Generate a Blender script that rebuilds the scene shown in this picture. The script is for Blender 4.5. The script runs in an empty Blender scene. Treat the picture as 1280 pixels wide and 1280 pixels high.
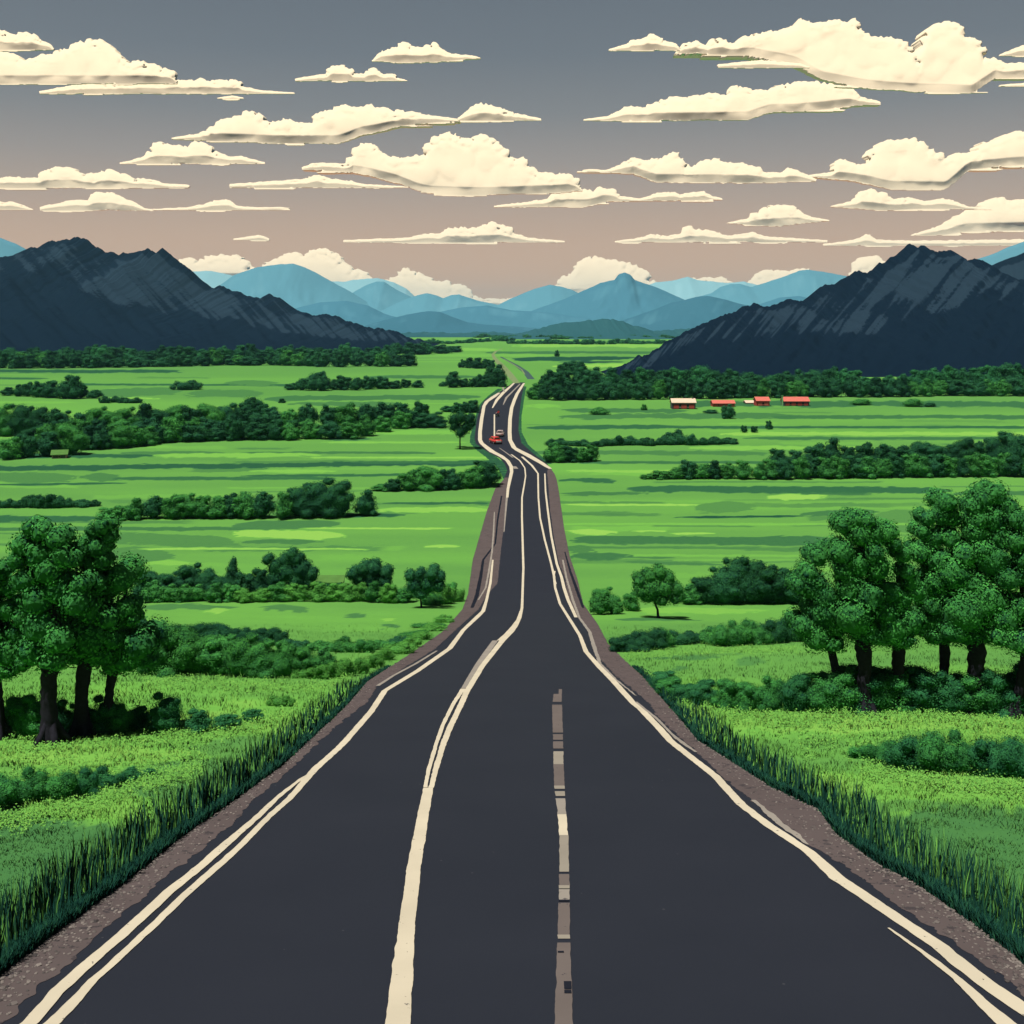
import bpy, bmesh, math, random
import numpy as np
from mathutils import Vector, Matrix

random.seed(7)
RNG = np.random.default_rng(11)
SC = bpy.context.scene
COL = SC.collection

# ------------------------------------------------------------------ camera, sky, sun, exposure
F = 1372.0           # focal length in photo pixels (photo is 1280 wide)
HY = 408.0           # photo row of the horizon
CAMZ = 34.0          # camera height above the valley floor
cam_d = bpy.data.cameras.new('camera')
cam = bpy.data.objects.new('camera', cam_d)
COL.objects.link(cam)
cam_d.sensor_width = 36.0
cam_d.lens = 36.0 * F / 1280.0
cam_d.shift_y = -(640.0 - HY) / 1280.0
cam_d.clip_start = 0.5
cam_d.clip_end = 200000
cam.location = (0, 0, CAMZ)
cam.rotation_euler = (math.radians(90), 0, 0)
SC.camera = cam

SUN_V = Vector((-0.26, -0.19, 0.95)).normalized()
SUN_ELEV = math.asin(SUN_V.z)
SUN_AZ = math.atan2(SUN_V.x, SUN_V.y)
world = bpy.data.worlds.new('World')
SC.world = world
world.use_nodes = True
nt = world.node_tree
nt.nodes.clear()
N = nt.nodes.new
wo = N('ShaderNodeOutputWorld')
sky = N('ShaderNodeTexSky')
sky.sky_type = 'NISHITA'
sky.sun_disc = False
sky.sun_elevation = SUN_ELEV
sky.sun_rotation = SUN_AZ
bg1 = N('ShaderNodeBackground'); bg1.inputs[1].default_value = 0.006
nt.links.new(sky.outputs[0], bg1.inputs[0])
tc = N('ShaderNodeTexCoord')
sp = N('ShaderNodeSeparateXYZ')
nt.links.new(tc.outputs['Generated'], sp.inputs[0])
mr = N('ShaderNodeMapRange')
mr.inputs['From Min'].default_value = 0.0
mr.inputs['From Max'].default_value = 0.5
nt.links.new(sp.outputs['Z'], mr.inputs['Value'])
ramp = N('ShaderNodeValToRGB')
nt.links.new(mr.outputs[0], ramp.inputs[0])
def lin(c):
    return tuple(((v/255)/12.92 if v/255 <= 0.04045 else ((v/255+0.055)/1.055)**2.4) for v in c) + (1.0,)
stops = [(0.0, (246, 180, 128)), (0.05, (236, 178, 131)), (0.15, (214, 171, 138)), (0.23, (186, 159, 139)),
         (0.30, (160, 146, 137)), (0.38, (133, 130, 129)), (0.48, (113, 116, 121)), (0.60, (103, 108, 115)), (1.0, (36, 44, 62))]
el = ramp.color_ramp.elements
while len(el) < len(stops):
    el.new(0.5)
for e, (p, c) in zip(el, stops):
    e.position = p; e.color = lin(c)
bg2 = N('ShaderNodeBackground'); bg2.inputs[1].default_value = 0.78
nt.links.new(ramp.outputs[0], bg2.inputs[0])
add = N('ShaderNodeAddShader')
nt.links.new(bg1.outputs[0], add.inputs[0]); nt.links.new(bg2.outputs[0], add.inputs[1])
nt.links.new(add.outputs[0], wo.inputs['Surface'])

sl = bpy.data.lights.new('sun', 'SUN')
sl.energy = 5.0
sl.angle = math.radians(0.5)
sl.color = (1.0, 0.95, 0.84)
so = bpy.data.objects.new('sun', sl)
COL.objects.link(so)
so.rotation_euler = SUN_V.to_track_quat('Z', 'Y').to_euler()
so.location = (-50, -50, 150)

SC.view_settings.view_transform = 'Standard'
SC.view_settings.look = 'None'
SC.view_settings.exposure = 0.25
SC.view_settings.gamma = 1.0
SC.render.engine = 'CYCLES'
cy = SC.cycles
cy.use_denoising = True
cy.max_bounces = 4
cy.diffuse_bounces = 1
cy.glossy_bounces = 1
cy.transmission_bounces = 2
cy.volume_bounces = 0
cy.transparent_max_bounces = 4

# ------------------------------------------------------------------ maths helpers
def drop(Z):
    """height of the camera above the ground at distance Z"""
    a = 5.7 + 0.215 * np.asarray(Z, float)
    k = 3.0
    return -k * np.log(np.exp(-a / k) + math.exp(-34.0 / k))
_Zt = np.exp(np.linspace(math.log(4.0), math.log(20000.0), 6000))
_yt = HY + F * drop(_Zt) / _Zt
def depth(y):
    return np.interp(-np.asarray(y, float), -_yt, _Zt)
def gz(Z):
    return CAMZ - drop(Z)
def ground(px, py):
    Z = float(depth(py))
    return ((px - 640) / F * Z, Z, float(gz(Z)))
def at(px, py, Z):
    return ((px - 640) / F * Z, Z, CAMZ - (py - HY) / F * Z)

def vnoise(x, y, seed=0):
    xi = np.floor(x).astype(np.int64); yi = np.floor(y).astype(np.int64)
    xf = x - xi; yf = y - yi
    def h(a, b):
        n = (a * 374761393 + b * 668265263 + seed * 974634777) & 0xffffffff
        n = ((n ^ (n >> 13)) * 1274126177) & 0xffffffff
        return ((n ^ (n >> 16)) & 0xffff) / 65535.0
    u = xf * xf * (3 - 2 * xf); v = yf * yf * (3 - 2 * yf)
    return (h(xi, yi) * (1 - u) + h(xi + 1, yi) * u) * (1 - v) + (h(xi, yi + 1) * (1 - u) + h(xi + 1, yi + 1) * u) * v
def fbm(x, y, seed=0, octv=4, gain=0.5):
    s = 0; a = 1; t = 0
    for o in range(octv):
        s = s + a * vnoise(x * 2 ** o, y * 2 ** o, seed + o * 17); t += a; a *= gain
    return s / t
def sstep(a, b, x):
    t = np.clip((x - a) / (b - a), 0, 1)
    return t * t * (3 - 2 * t)

# ------------------------------------------------------------------ material helpers
def mat_new(name):
    m = bpy.data.materials.new(name)
    m.use_nodes = True
    m.node_tree.nodes.clear()
    return m, m.node_tree
def plain(name, col, rough=0.8, noise=None, spec=0.2, metal=0.0, nscale=5.0, namp=0.25, bump=0.0):
    m, t = mat_new(name)
    out = t.nodes.new('ShaderNodeOutputMaterial')
    p = t.nodes.new('ShaderNodeBsdfPrincipled')
    p.inputs['Roughness'].default_value = rough
    p.inputs['Specular IOR Level'].default_value = spec
    p.inputs['Metallic'].default_value = metal
    t.links.new(p.outputs[0], out.inputs[0])
    tc = t.nodes.new('ShaderNodeTexCoord')
    n = t.nodes.new('ShaderNodeTexNoise'); n.inputs['Scale'].default_value = nscale; n.inputs['Detail'].default_value = 6
    t.links.new(tc.outputs['Object'], n.inputs['Vector'])
    mx = t.nodes.new('ShaderNodeMix'); mx.data_type = 'RGBA'
    c0 = [c * (1 - namp) for c in col[:3]] + [1]; c1 = [min(1, c * (1 + namp)) for c in col[:3]] + [1]
    mx.inputs['A'].default_value = c0; mx.inputs['B'].default_value = c1
    t.links.new(n.outputs['Fac'], mx.inputs['Factor'])
    t.links.new(mx.outputs['Result'], p.inputs['Base Color'])
    if bump:
        b = t.nodes.new('ShaderNodeBump'); b.inputs['Strength'].default_value = bump; b.inputs['Distance'].default_value = 0.02
        t.links.new(n.outputs['Fac'], b.inputs['Height']); t.links.new(b.outputs[0], p.inputs['Normal'])
    return m

def foliage(name, dark, light, trans=0.12, rnd=0.25):
    """leaf colour runs from dark to light with the per-leaf attribute 'tint' and varies a little per plant"""
    m, t = mat_new(name)
    out = t.nodes.new('ShaderNodeOutputMaterial')
    at_ = t.nodes.new('ShaderNodeAttribute'); at_.attribute_name = 'tint'
    oi = t.nodes.new('ShaderNodeObjectInfo')
    mx = t.nodes.new('ShaderNodeMix'); mx.data_type = 'RGBA'
    mx.inputs['A'].default_value = tuple(dark) + (1,); mx.inputs['B'].default_value = tuple(light) + (1,)
    t.links.new(at_.outputs['Fac'], mx.inputs['Factor'])
    hs = t.nodes.new('ShaderNodeHueSaturation')
    mr = t.nodes.new('ShaderNodeMapRange'); mr.inputs['To Min'].default_value = 1 - rnd; mr.inputs['To Max'].default_value = 1 + rnd
    t.links.new(oi.outputs['Random'], mr.inputs['Value'])
    t.links.new(mr.outputs[0], hs.inputs['Value'])
    t.links.new(mx.outputs['Result'], hs.inputs['Color'])
    d = t.nodes.new('ShaderNodeBsdfDiffuse'); t.links.new(hs.outputs[0], d.inputs['Color'])
    if trans > 0:
        tr = t.nodes.new('ShaderNodeBsdfTranslucent'); t.links.new(hs.outputs[0], tr.inputs['Color'])
        ms = t.nodes.new('ShaderNodeMixShader'); ms.inputs[0].default_value = trans
        t.links.new(d.outputs[0], ms.inputs[1]); t.links.new(tr.outputs[0], ms.inputs[2])
        t.links.new(ms.outputs[0], out.inputs[0])
    else:
        t.links.new(d.outputs[0], out.inputs[0])
    return m

# ------------------------------------------------------------------ mesh helpers
def mesh_np(name, verts, faces, mats=(), smooth=False, tint=None, midx=None):
    """faces: (n,3) or (n,4) array, or list of such arrays"""
    if isinstance(faces, np.ndarray):
        faces = [faces]
    me = bpy.data.meshes.new(name)
    verts = np.asarray(verts, np.float32)
    loops = np.concatenate([f.ravel() for f in faces]).astype(np.int32)
    tot = np.concatenate([np.full(len(f), f.shape[1], np.int32) for f in faces])
    start = np.concatenate([[0], np.cumsum(tot)[:-1]]).astype(np.int32)
    me.vertices.add(len(verts)); me.vertices.foreach_set('co', verts.ravel())
    me.loops.add(len(loops)); me.loops.foreach_set('vertex_index', loops)
    me.polygons.add(len(tot)); me.polygons.foreach_set('loop_start', start); me.polygons.foreach_set('loop_total', tot)
    for m in mats:
        me.materials.append(m)
    if midx is not None:
        me.polygons.foreach_set('material_index', np.asarray(midx, np.int32))
    me.polygons.foreach_set('use_smooth', np.full(len(tot), smooth))
    if tint is not None:
        a = me.attributes.new('tint', 'FLOAT', 'POINT')
        a.data.foreach_set('value', np.asarray(tint, np.float32))
    me.update(calc_edges=True)
    return me
def link(name, me, loc=(0, 0, 0), parent=None, rot=0.0, scale=None):
    o = bpy.data.objects.new(name, me)
    COL.objects.link(o)
    o.location = loc
    o.rotation_euler = (0, 0, rot)
    if scale is not None:
        o.scale = scale
    if parent is not None:
        o.parent = parent
    return o
def tag(o, label, cat, group=None):
    o['label'] = label; o['category'] = cat
    if group: o['group'] = group
    return o
def struct(o):
    o['kind'] = 'structure'; return o
def stuff(o, label, cat):
    o['kind'] = 'stuff'; o['label'] = label; o['category'] = cat; return o

def ico(sub):
    bm = bmesh.new()
    bmesh.ops.create_icosphere(bm, subdivisions=sub, radius=1.0)
    v = np.array([x.co[:] for x in bm.verts]); f = np.array([[q.index for q in p.verts] for p in bm.faces])
    bm.free()
    return v, f
ICO = {s: ico(s) for s in (1, 2, 3)}

class Soup:
    """collects quads and triangles with a tint per vertex"""
    def __init__(s):
        s.v = []; s.f = []; s.t = []; s.n = 0
    def add(s, v, f, t):
        s.v.append(v); s.f.append(f + s.n); s.t.append(np.broadcast_to(t, (len(v),)).astype(float)); s.n += len(v)
    def mesh(s, name, mats, smooth=False):
        return mesh_np(name, np.concatenate(s.v), s.f, mats, smooth, np.concatenate(s.t))

def unit(v):
    return v / np.maximum(np.linalg.norm(v, axis=-1, keepdims=True), 1e-9)

def leaves(soup, P, Nrm, size, tint, rng, aspect=0.6):
    """one four-cornered leaf per point"""
    n = len(P)
    r = rng.normal(size=(n, 3))
    u = unit(np.cross(Nrm, r)); w = np.cross(Nrm, u)
    s = (size * rng.uniform(0.65, 1.3, n))[:, None]
    a = P + u * s * 0.5; b = P + w * s * 0.5 * aspect + u * s * 0.05
    c = P - u * s * 0.5; d = P - w * s * 0.5 * aspect + u * s * 0.05
    V = np.stack([a, b, c, d], 1).reshape(-1, 3)
    Fq = np.arange(n * 4).reshape(-1, 4)
    soup.add(V, Fq, np.repeat(tint, 4))

def crown_mesh(name, puffs, leaf, dens, mat, rng, core=True, jit=0.45, fuzz=0.10, corelev=2):
    """puffs: rows of cx,cy,cz,rx,ry,rz : leaf clumps; each is a leafy shell over a lumpy inner mass of leaves"""
    P = np.asarray(puffs, float)
    soup = Soup()
    cv, cf = ICO[corelev]
    for i, (cx, cy, cz, rx, ry, rz) in enumerate(P):
        c = np.array([cx, cy, cz]); R = np.array([rx, ry, rz])
        area = 4 * math.pi * ((rx * ry) ** 1.6 / 3 + (rx * rz) ** 1.6 / 3 + (ry * rz) ** 1.6 / 3) ** (1 / 1.6)
        n = max(14, int(dens * area / (leaf * leaf)))
        d = unit(rng.normal(size=(n, 3)))
        # lumps within the clump
        lump = 0.10 * np.sin(d[:, 0] * 7 + i) * np.sin(d[:, 1] * 6 + 2 * i) + 0.10 * np.sin(d[:, 2] * 8 + i * 3 + d[:, 0] * 4)
        rad = 1.0 + lump + rng.normal(0, fuzz, n)
        p = c + d * R * rad[:, None]
        inside = np.zeros(n, bool)
        for j in range(len(P)):
            if j == i: continue
            q = (p - P[j, :3]) / P[j, 3:]
            inside |= (q ** 2).sum(1) < 0.62
        keep = ~inside
        if keep.sum() == 0: continue
        p = p[keep]; d = d[keep]; m = len(p)
        nrm = unit(unit(d / R) + rng.normal(0, jit, (m, 3)))
        clump = rng.uniform(-0.18, 0.18)
        tint = np.clip(0.52 + clump + rng.normal(0, 0.12, m) + 0.8 * lump[keep], 0, 1)
        leaves(soup, p, nrm, leaf, tint, rng)
        if core:
            k = 0.80 + 0.07 * np.sin(cv[:, 0] * 7 + i) * np.sin(cv[:, 1] * 6) + 0.05 * rng.normal(size=len(cv))
            soup.add(c + cv * R * k[:, None], cf, np.clip(0.35 + rng.normal(0, 0.15, len(cv)), 0, 1))  # inner mass tinted darker, painting shade into the gaps between leaves
    return soup.mesh(name, [mat])

def tube(path, radii, seg=10, rng=None, rough=0.0):
    """tapered tube along a path with slightly fluted bark"""
    path = np.asarray(path, float); V = []; Fq = []
    for i, (p, r) in enumerate(zip(path, radii)):
        t = unit(path[min(i + 1, len(path) - 1)] - path[max(i - 1, 0)])
        a = unit(np.cross(t, np.array([0.13, 1.0, 0.07]))); b = np.cross(t, a)
        for k in range(seg):
            an = 2 * math.pi * k / seg
            rr = r * (1 + (rng.normal(0, rough) if rng is not None else 0) + rough * 1.5 * math.sin(3 * an + 1.0))
            V.append(p + rr * (math.cos(an) * a + math.sin(an) * b))
    for i in range(len(path) - 1):
        for k in range(seg):
            k2 = (k + 1) % seg
            Fq.append((i * seg + k, i * seg + k2, (i + 1) * seg + k2, (i + 1) * seg + k))
    n = len(V)
    V.append(path[-1]); 
    Ft = [((len(path) - 1) * seg + k, (len(path) - 1) * seg + (k + 1) % seg, n) for k in range(seg)]
    return np.array(V), np.array(Fq), np.array(Ft)
def tubes_mesh(name, parts, mat):
    V = []; Fs = []; n = 0
    for v, q, t in parts:
        V.append(v); Fs += [q + n, t + n]; n += len(v)
    return mesh_np(name, np.concatenate(V), Fs, [mat], True)

def box_mesh(name, boxes, mat, bevel=0.0):
    bm = bmesh.new()
    for (cx, cy, cz, sx, sy, sz) in boxes:
        bmesh.ops.create_cube(bm, size=1.0, matrix=Matrix.Translation((cx, cy, cz)) @ Matrix.Diagonal((sx, sy, sz, 1)))
    if bevel:
        bmesh.ops.bevel(bm, geom=list(bm.edges), offset=bevel, segments=2, affect='EDGES')
    me = bpy.data.meshes.new(name); bm.to_mesh(me); bm.free(); me.materials.append(mat); me.update()
    return me
def poly_mesh(name, verts, faces, mat, smooth=False):
    me = bpy.data.meshes.new(name); me.from_pydata([tuple(v) for v in verts], [], [tuple(f) for f in faces]); me.materials.append(mat)
    for p in me.polygons: p.use_smooth = smooth
    me.update(); return me

ORD = ['first', 'second', 'third', 'fourth', 'fifth', 'sixth', 'seventh', 'eighth', 'ninth', 'tenth', 'eleventh', 'twelfth', 'thirteenth',
       'fourteenth', 'fifteenth', 'sixteenth', 'seventeenth', 'eighteenth', 'nineteenth', 'twentieth']
def ordinal(i):
    if i < 20: return ORD[i]
    tens = ['twent', 'thirt', 'fort', 'fift', 'sixt', 'sevent', 'eight', 'ninet']
    a, b = divmod(i + 1, 10)
    if b == 0: return tens[a - 2] + 'ieth'
    return tens[a - 2] + 'y-' + ORD[b - 1]

# ------------------------------------------------------------------ road outlines (photo rows; unprojected onto the sloping ground)
ROAD_L = [(1300, -120), (1240, -22), (1224, 0), (1188, 46), (1106, 157), (1047, 230), (1001, 295), (958, 354), (896, 420), (878, 438), (852, 460),
          (821, 508), (790, 553), (762, 578), (743, 585), (700, 591), (641, 608), (611, 619), (599, 630), (588, 634), (580, 631), (573, 625), (566, 611), (555, 595), (548, 593),
          (524, 596), (508, 601), (500, 606), (488, 627), (478, 642)]
ROAD_R = [(1300, 1385), (1211, 1280), (1196, 1265), (1155, 1212), (1121, 1164), (1102, 1137), (1084, 1100), (1044, 1044), (1012, 1021), (986, 965),
          (926, 871), (900, 850), (872, 825), (845, 802), (825, 780), (805, 760), (780, 747), (755, 729), (725, 722), (695, 712), (660, 705), (617, 699),
          (600, 696), (592, 693), (580, 684), (568, 668), (554, 652), (538, 648), (519, 649), (496, 652), (478, 656)]
def curve(pts):
    p = sorted(pts); ys = np.array([a[0] for a in p], float); xs = np.array([a[1] for a in p], float)
    return lambda y: np.interp(y, ys, xs)
fL, fR = curve(ROAD_L), curve(ROAD_R)
_rz = depth(np.arange(478, 1300, 1.0)); _ry = np.arange(478, 1300, 1.0)
_rL = (fL(_ry) - 640) / F * _rz; _rR = (fR(_ry) - 640) / F * _rz
def road_x(Z):
    """left and right road edges at distance Z"""
    return np.interp(Z, _rz[::-1], _rL[::-1]), np.interp(Z, _rz[::-1], _rR[::-1])

# ------------------------------------------------------------------ crop and grass tones of the ground, with painted shade stripes (0 dark .. 1 pale yellow-green)
STRIPES = [  # x0, x1, y, half thickness, tone, slope (px per 1000 px)
    (-200, 650, 583, 3.2, .10, -12), (-200, 95, 597, 6, .34, 0), (98, 152, 597, 6.5, .30, 0), (140, 420, 598, 2.0, .18, 0), (-200, 160, 606, 1.2, .12, -12),
    (-200, 130, 648, 3.5, .15, 0), (-200, 330, 661, 2.3, .25, 0), (136, 300, 675, 7, .36, 40), (134, 218, 694, 10, .36, 40), (165, 268, 686, 1.2, .96, -8),
    (183, 240, 704, 4, .85, 0), (172, 300, 759, 3, .34, 0), (255, 288, 762, 4, .92, 0), (300, 545, 566, 1.6, .25, 0), (440, 612, 578, 1.8, .18, 0),
    (380, 640, 572, 1.2, .9, 0), (300, 560, 594, 1.5, .15, -8), (310, 420, 589, 2, .85, 0), (472, 616, 629, 1.5, .14, -4), (472, 616, 637, 3, .9, 0), (400, 505, 644, 2, .10, -10),  # last stripe paints shade below the left middle hedge's end bush
    (290, 425, 656, 5.5, .28, -20), (372, 572, 660.5, 1.2, .97, 0), (290, 432, 668, 5, .97, 20), (300, 405, 677, 2.6, .28, 0), (200, 462, 686, 1.2, .96, 5),
    (530, 577, 683, 2.6, .97, 0), (320, 385, 760, 3.3, .34, 0), (430, 458, 768, 3.5, .30, 0), (474, 503, 775, 3.5, .9, 0), (475, 500, 783, 4, .3, 0),
    (700, 965, 578, 1.6, .20, 0), (697, 772, 601, 3.5, .15, 10), (700, 1400, 589, 1.8, .9, 0), (700, 810, 617, 2.3, .25, 0), (783, 1190, 612, 4.0, .15, 5), (1190, 1400, 617, 3, .25, 0),
    (700, 880, 631, 1.4, .99, 3), (868, 945, 634, 7, .40, -20), (842, 1010, 646, 1.4, .05, -10), (1000, 1100, 641, 3.5, .25, -30), (704, 772, 665, 3.5, .99, 0),
    (790, 835, 664, 1.5, .99, 0), (838, 895, 667, 1.7, .99, 0), (712, 1040, 676, 5, .22, 10), (705, 745, 687, 7, .3, 0), (712, 792, 695, 4.5, .22, 0), (780, 845, 697, 1.3, .28, 0), (780, 905, 704, 1.8, .28, 30),
    (958, 1036, 621, 4.0, .99, 0), (1085, 1170, 650, 13, .42, 0), (940, 1040, 673, 3, .22, 0), (1000, 1090, 617, 1.5, .2, 0), (700, 1400, 655, 1.2, .8, 0),
    (840, 1400, 505, 3.5, .20, 0), (700, 860, 513, 2.5, .25, 6), (700, 990, 520, 3.2, .28, -6), (660, 850, 534, 2.5, .15, -6), (960, 1400, 521, 2.2, .22, 0), (820, 1400, 534, 1.6, .15, 0), (900, 1400, 542, 2.2, .92, 0),
    (930, 1400, 548, 2.0, .22, 0), (660, 960, 566, 2.5, .30, 5), (860, 1100, 560, 2.5, .85, 0), (655, 700, 507, 3, .8, 0),
    (-200, 230, 464, 2.0, .10, 0), (-200, 60, 473, 1.2, .15, 0), (60, 420, 481, 1.2, .15, 4), (110, 230, 490, 5, .33, -30), (230, 330, 492, 4.5, .33, -10), (280, 350, 479, 4, .35, 0), (330, 600, 497, 3, .25, -8), (460, 600, 471, 2.0, .25, 0),
    (130, 200, 498, 1.5, .9, 0), (360, 500, 505, 3, .3, 0), (400, 590, 553, 1.3, .85, 0), (-200, 200, 570, 2.6, .12, 0), (150, 280, 566, 2.0, .3, 0), (190, 400, 569, 2.5, .85, -5), (400, 470, 549, 2, .2, 0), (460, 600, 540, 2.5, .8, 0),
    (540, 630, 437, 2.0, .85, 0), (640, 840, 432, 2.0, .9, 0), (600, 830, 440.5, 1.5, .25, 0), (640, 800, 448, 2.2, .06, -6), (690, 800, 457, 2.0, .95, -10), (700, 780, 452.5, 1.0, -.1, 0), (540, 700, 444, 1.4, .75, 0), (690, 780, 464, 1.5, .8, 0),
    (780, 960, 763, 3.0, .85, 0), (770, 880, 774, 2.0, .30, 0), (1000, 1400, 760, 3, .3, 0), (840, 1000, 700, 1.2, .7, 0),  # second stripe paints the three-stemmed tree's ground shadow
    (800, 900, 823, 2.5, .35, 0), (840, 865, 836, 5, .35, 0), (915, 960, 828, 4, .4, 0), (860, 930, 820, 2, .45, -10),
]
def tone_at(px, py):
    """crop tone with painted shade stripes at a ground point, given by the place it was measured in the photo"""
    px = np.asarray(px, float); py = np.asarray(py, float)
    wob = (fbm(px / 38, py / 9, 5, 3) - 0.5)
    fine = (fbm(px / 9, py / 1.6, 15, 3) - 0.5)
    t = 0.60 + 0.30 * (fbm(px / 300, py / 14, 3, 3) - 0.5)
    # a loose quilt of long narrow plots between the measured ones
    r = np.random.default_rng(5)
    for _ in range(130):
        side = r.random() < 0.5
        y = 440 + 280 * r.random() ** 1.2
        x = r.uniform(-150, 560) if side else r.uniform(700, 1400)
        w = r.uniform(60, 320); th = (0.6 + (y - 430) / 120) * r.uniform(0.35, 1.2); tn = r.choice([.3, .38, .48, .72, .8])
        yy = y + (wob * 1.4 + fine * 1.1) * th + (px - x) * r.normal(0, .004)
        m = sstep(x - w / 2 - 6, x - w / 2 + 6, px + wob * 40) * (1 - sstep(x + w / 2 - 6, x + w / 2 + 6, px + wob * 40)) * (1 - sstep(th - .4, th + .4, np.abs(py - yy)))
        t = t * (1 - m * .75) + tn * m * .75
    for (x0, x1, y, th, tn, sl) in STRIPES:
        taper = np.clip(np.minimum(px - x0, x1 - px) / 28.0 + fine * 1.2, 0, 1) ** 0.5
        yy = y + (px - (x0 + x1) / 2) * sl / 1000.0 + wob * min(th, 4) * 0.9 + fine * min(th, 3) * 1.1
        m = 1 - sstep(-.45, .45, np.abs(py - yy) - th * np.maximum(taper, 0.001) * (1 + wob * .5))
        m = m * (px > x0) * (px < x1)
        t = t * (1 - m) + tn * m
    # near meadows: big soft patches with ragged edges
    rag = (fbm(px / 16, py / 13, 9, 3) - 0.5)
    near = sstep(830, 880, py)
    t = t * (1 - near) + near * (0.74 + 0.5 * (fbm(px / 60, py / 16, 21, 4) - 0.5))
    def patch(cx, cy_, rx, ry, tn, k=.55):
        nonlocal t
        d = ((px - cx) / rx) ** 2 + ((py - cy_) / ry) ** 2
        m = 1 - sstep(.85, 1.1, d + rag * 1.1)
        t = t * (1 - m * k) + tn * m * k
    patch(60, 1110, 170, 95, .28, .9); patch(250, 985, 110, 38, .36, .85); patch(330, 935, 90, 14, .42, .7)
    patch(1215, 1080, 170, 75, .30, .9); patch(1030, 945, 90, 16, .5, .6); patch(1120, 1000, 60, 16, .45, .7)
    patch(120, 1010, 130, 16, .88, .8); patch(90, 945, 160, 14, .92, .8); patch(1100, 985, 190, 18, .88, .8); patch(1100, 905, 200, 14, .95, .8)
    patch(300, 905, 110, 14, .9, .6); patch(230, 862, 170, 8, .8, .6); patch(940, 905, 90, 18, .85, .6)
    return np.clip(t, -.2, 1.05)

def ground_ramp(t, tree_name='Color'):
    pass
GS = 0.80
GREEN_STOPS = [(0.0, (0.010, 0.050, 0.040)), (0.15, (0.030, 0.120, 0.052)), (0.33, (0.064, 0.195, 0.060)), (0.60, (0.116, 0.310, 0.066)), (0.80, (0.148, 0.395, 0.068)), (1.0, (0.245, 0.490, 0.090))]
def green_ramp(t):
    r = t.nodes.new('ShaderNodeValToRGB')
    e = r.color_ramp.elements
    while len(e) < len(GREEN_STOPS): e.new(.5)
    for a, (p, c) in zip(e, GREEN_STOPS):
        a.position = p; a.color = tuple(v * GS for v in c) + (1,)
    return r
def ground_material():
    m, t = mat_new('ground_green')
    out = t.nodes.new('ShaderNodeOutputMaterial')
    a = t.nodes.new('ShaderNodeAttribute'); a.attribute_name = 'tint'
    tc = t.nodes.new('ShaderNodeTexCoord')
    n1 = t.nodes.new('ShaderNodeTexNoise'); n1.inputs['Scale'].default_value = 1.4; n1.inputs['Detail'].default_value = 8; n1.inputs['Roughness'].default_value = .7
    t.links.new(tc.outputs['Object'], n1.inputs['Vector'])
    ma = t.nodes.new('ShaderNodeMath'); ma.operation = 'MULTIPLY_ADD'; ma.inputs[1].default_value = 0.16; ma.inputs[2].default_value = -0.08
    t.links.new(n1.outputs['Fac'], ma.inputs[0])
    ad = t.nodes.new('ShaderNodeMath'); ad.operation = 'ADD'
    t.links.new(a.outputs['Fac'], ad.inputs[0]); t.links.new(ma.outputs[0], ad.inputs[1])
    r = green_ramp(t)
    t.links.new(ad.outputs[0], r.inputs[0])
    d = t.nodes.new('ShaderNodeBsdfDiffuse')
    t.links.new(r.outputs[0], d.inputs[0]); t.links.new(d.outputs[0], out.inputs[0])
    return m
M_GROUND = ground_material()
def grass_material():
    m, t = mat_new('grass_blades')
    out = t.nodes.new('ShaderNodeOutputMaterial')
    a = t.nodes.new('ShaderNodeAttribute'); a.attribute_name = 'tint'
    r = green_ramp(t)
    t.links.new(a.outputs['Fac'], r.inputs[0])
    # blades stand on end: shade them with a mostly upright normal, as a soft sward does
    g = t.nodes.new('ShaderNodeNewGeometry')
    vm = t.nodes.new('ShaderNodeVectorMath'); vm.operation = 'MULTIPLY_ADD'
    vm.inputs[1].default_value = (.35, .35, .35); vm.inputs[2].default_value = (0, 0, .8)
    t.links.new(g.outputs['Normal'], vm.inputs[0])
    nn = t.nodes.new('ShaderNodeVectorMath'); nn.operation = 'NORMALIZE'
    t.links.new(vm.outputs[0], nn.inputs[0])
    d = t.nodes.new('ShaderNodeBsdfDiffuse')
    t.links.new(r.outputs[0], d.inputs[0]); t.links.new(nn.outputs[0], d.inputs['Normal']); t.links.new(d.outputs[0], out.inputs[0])
    return m
M_GRASS = grass_material()

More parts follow.
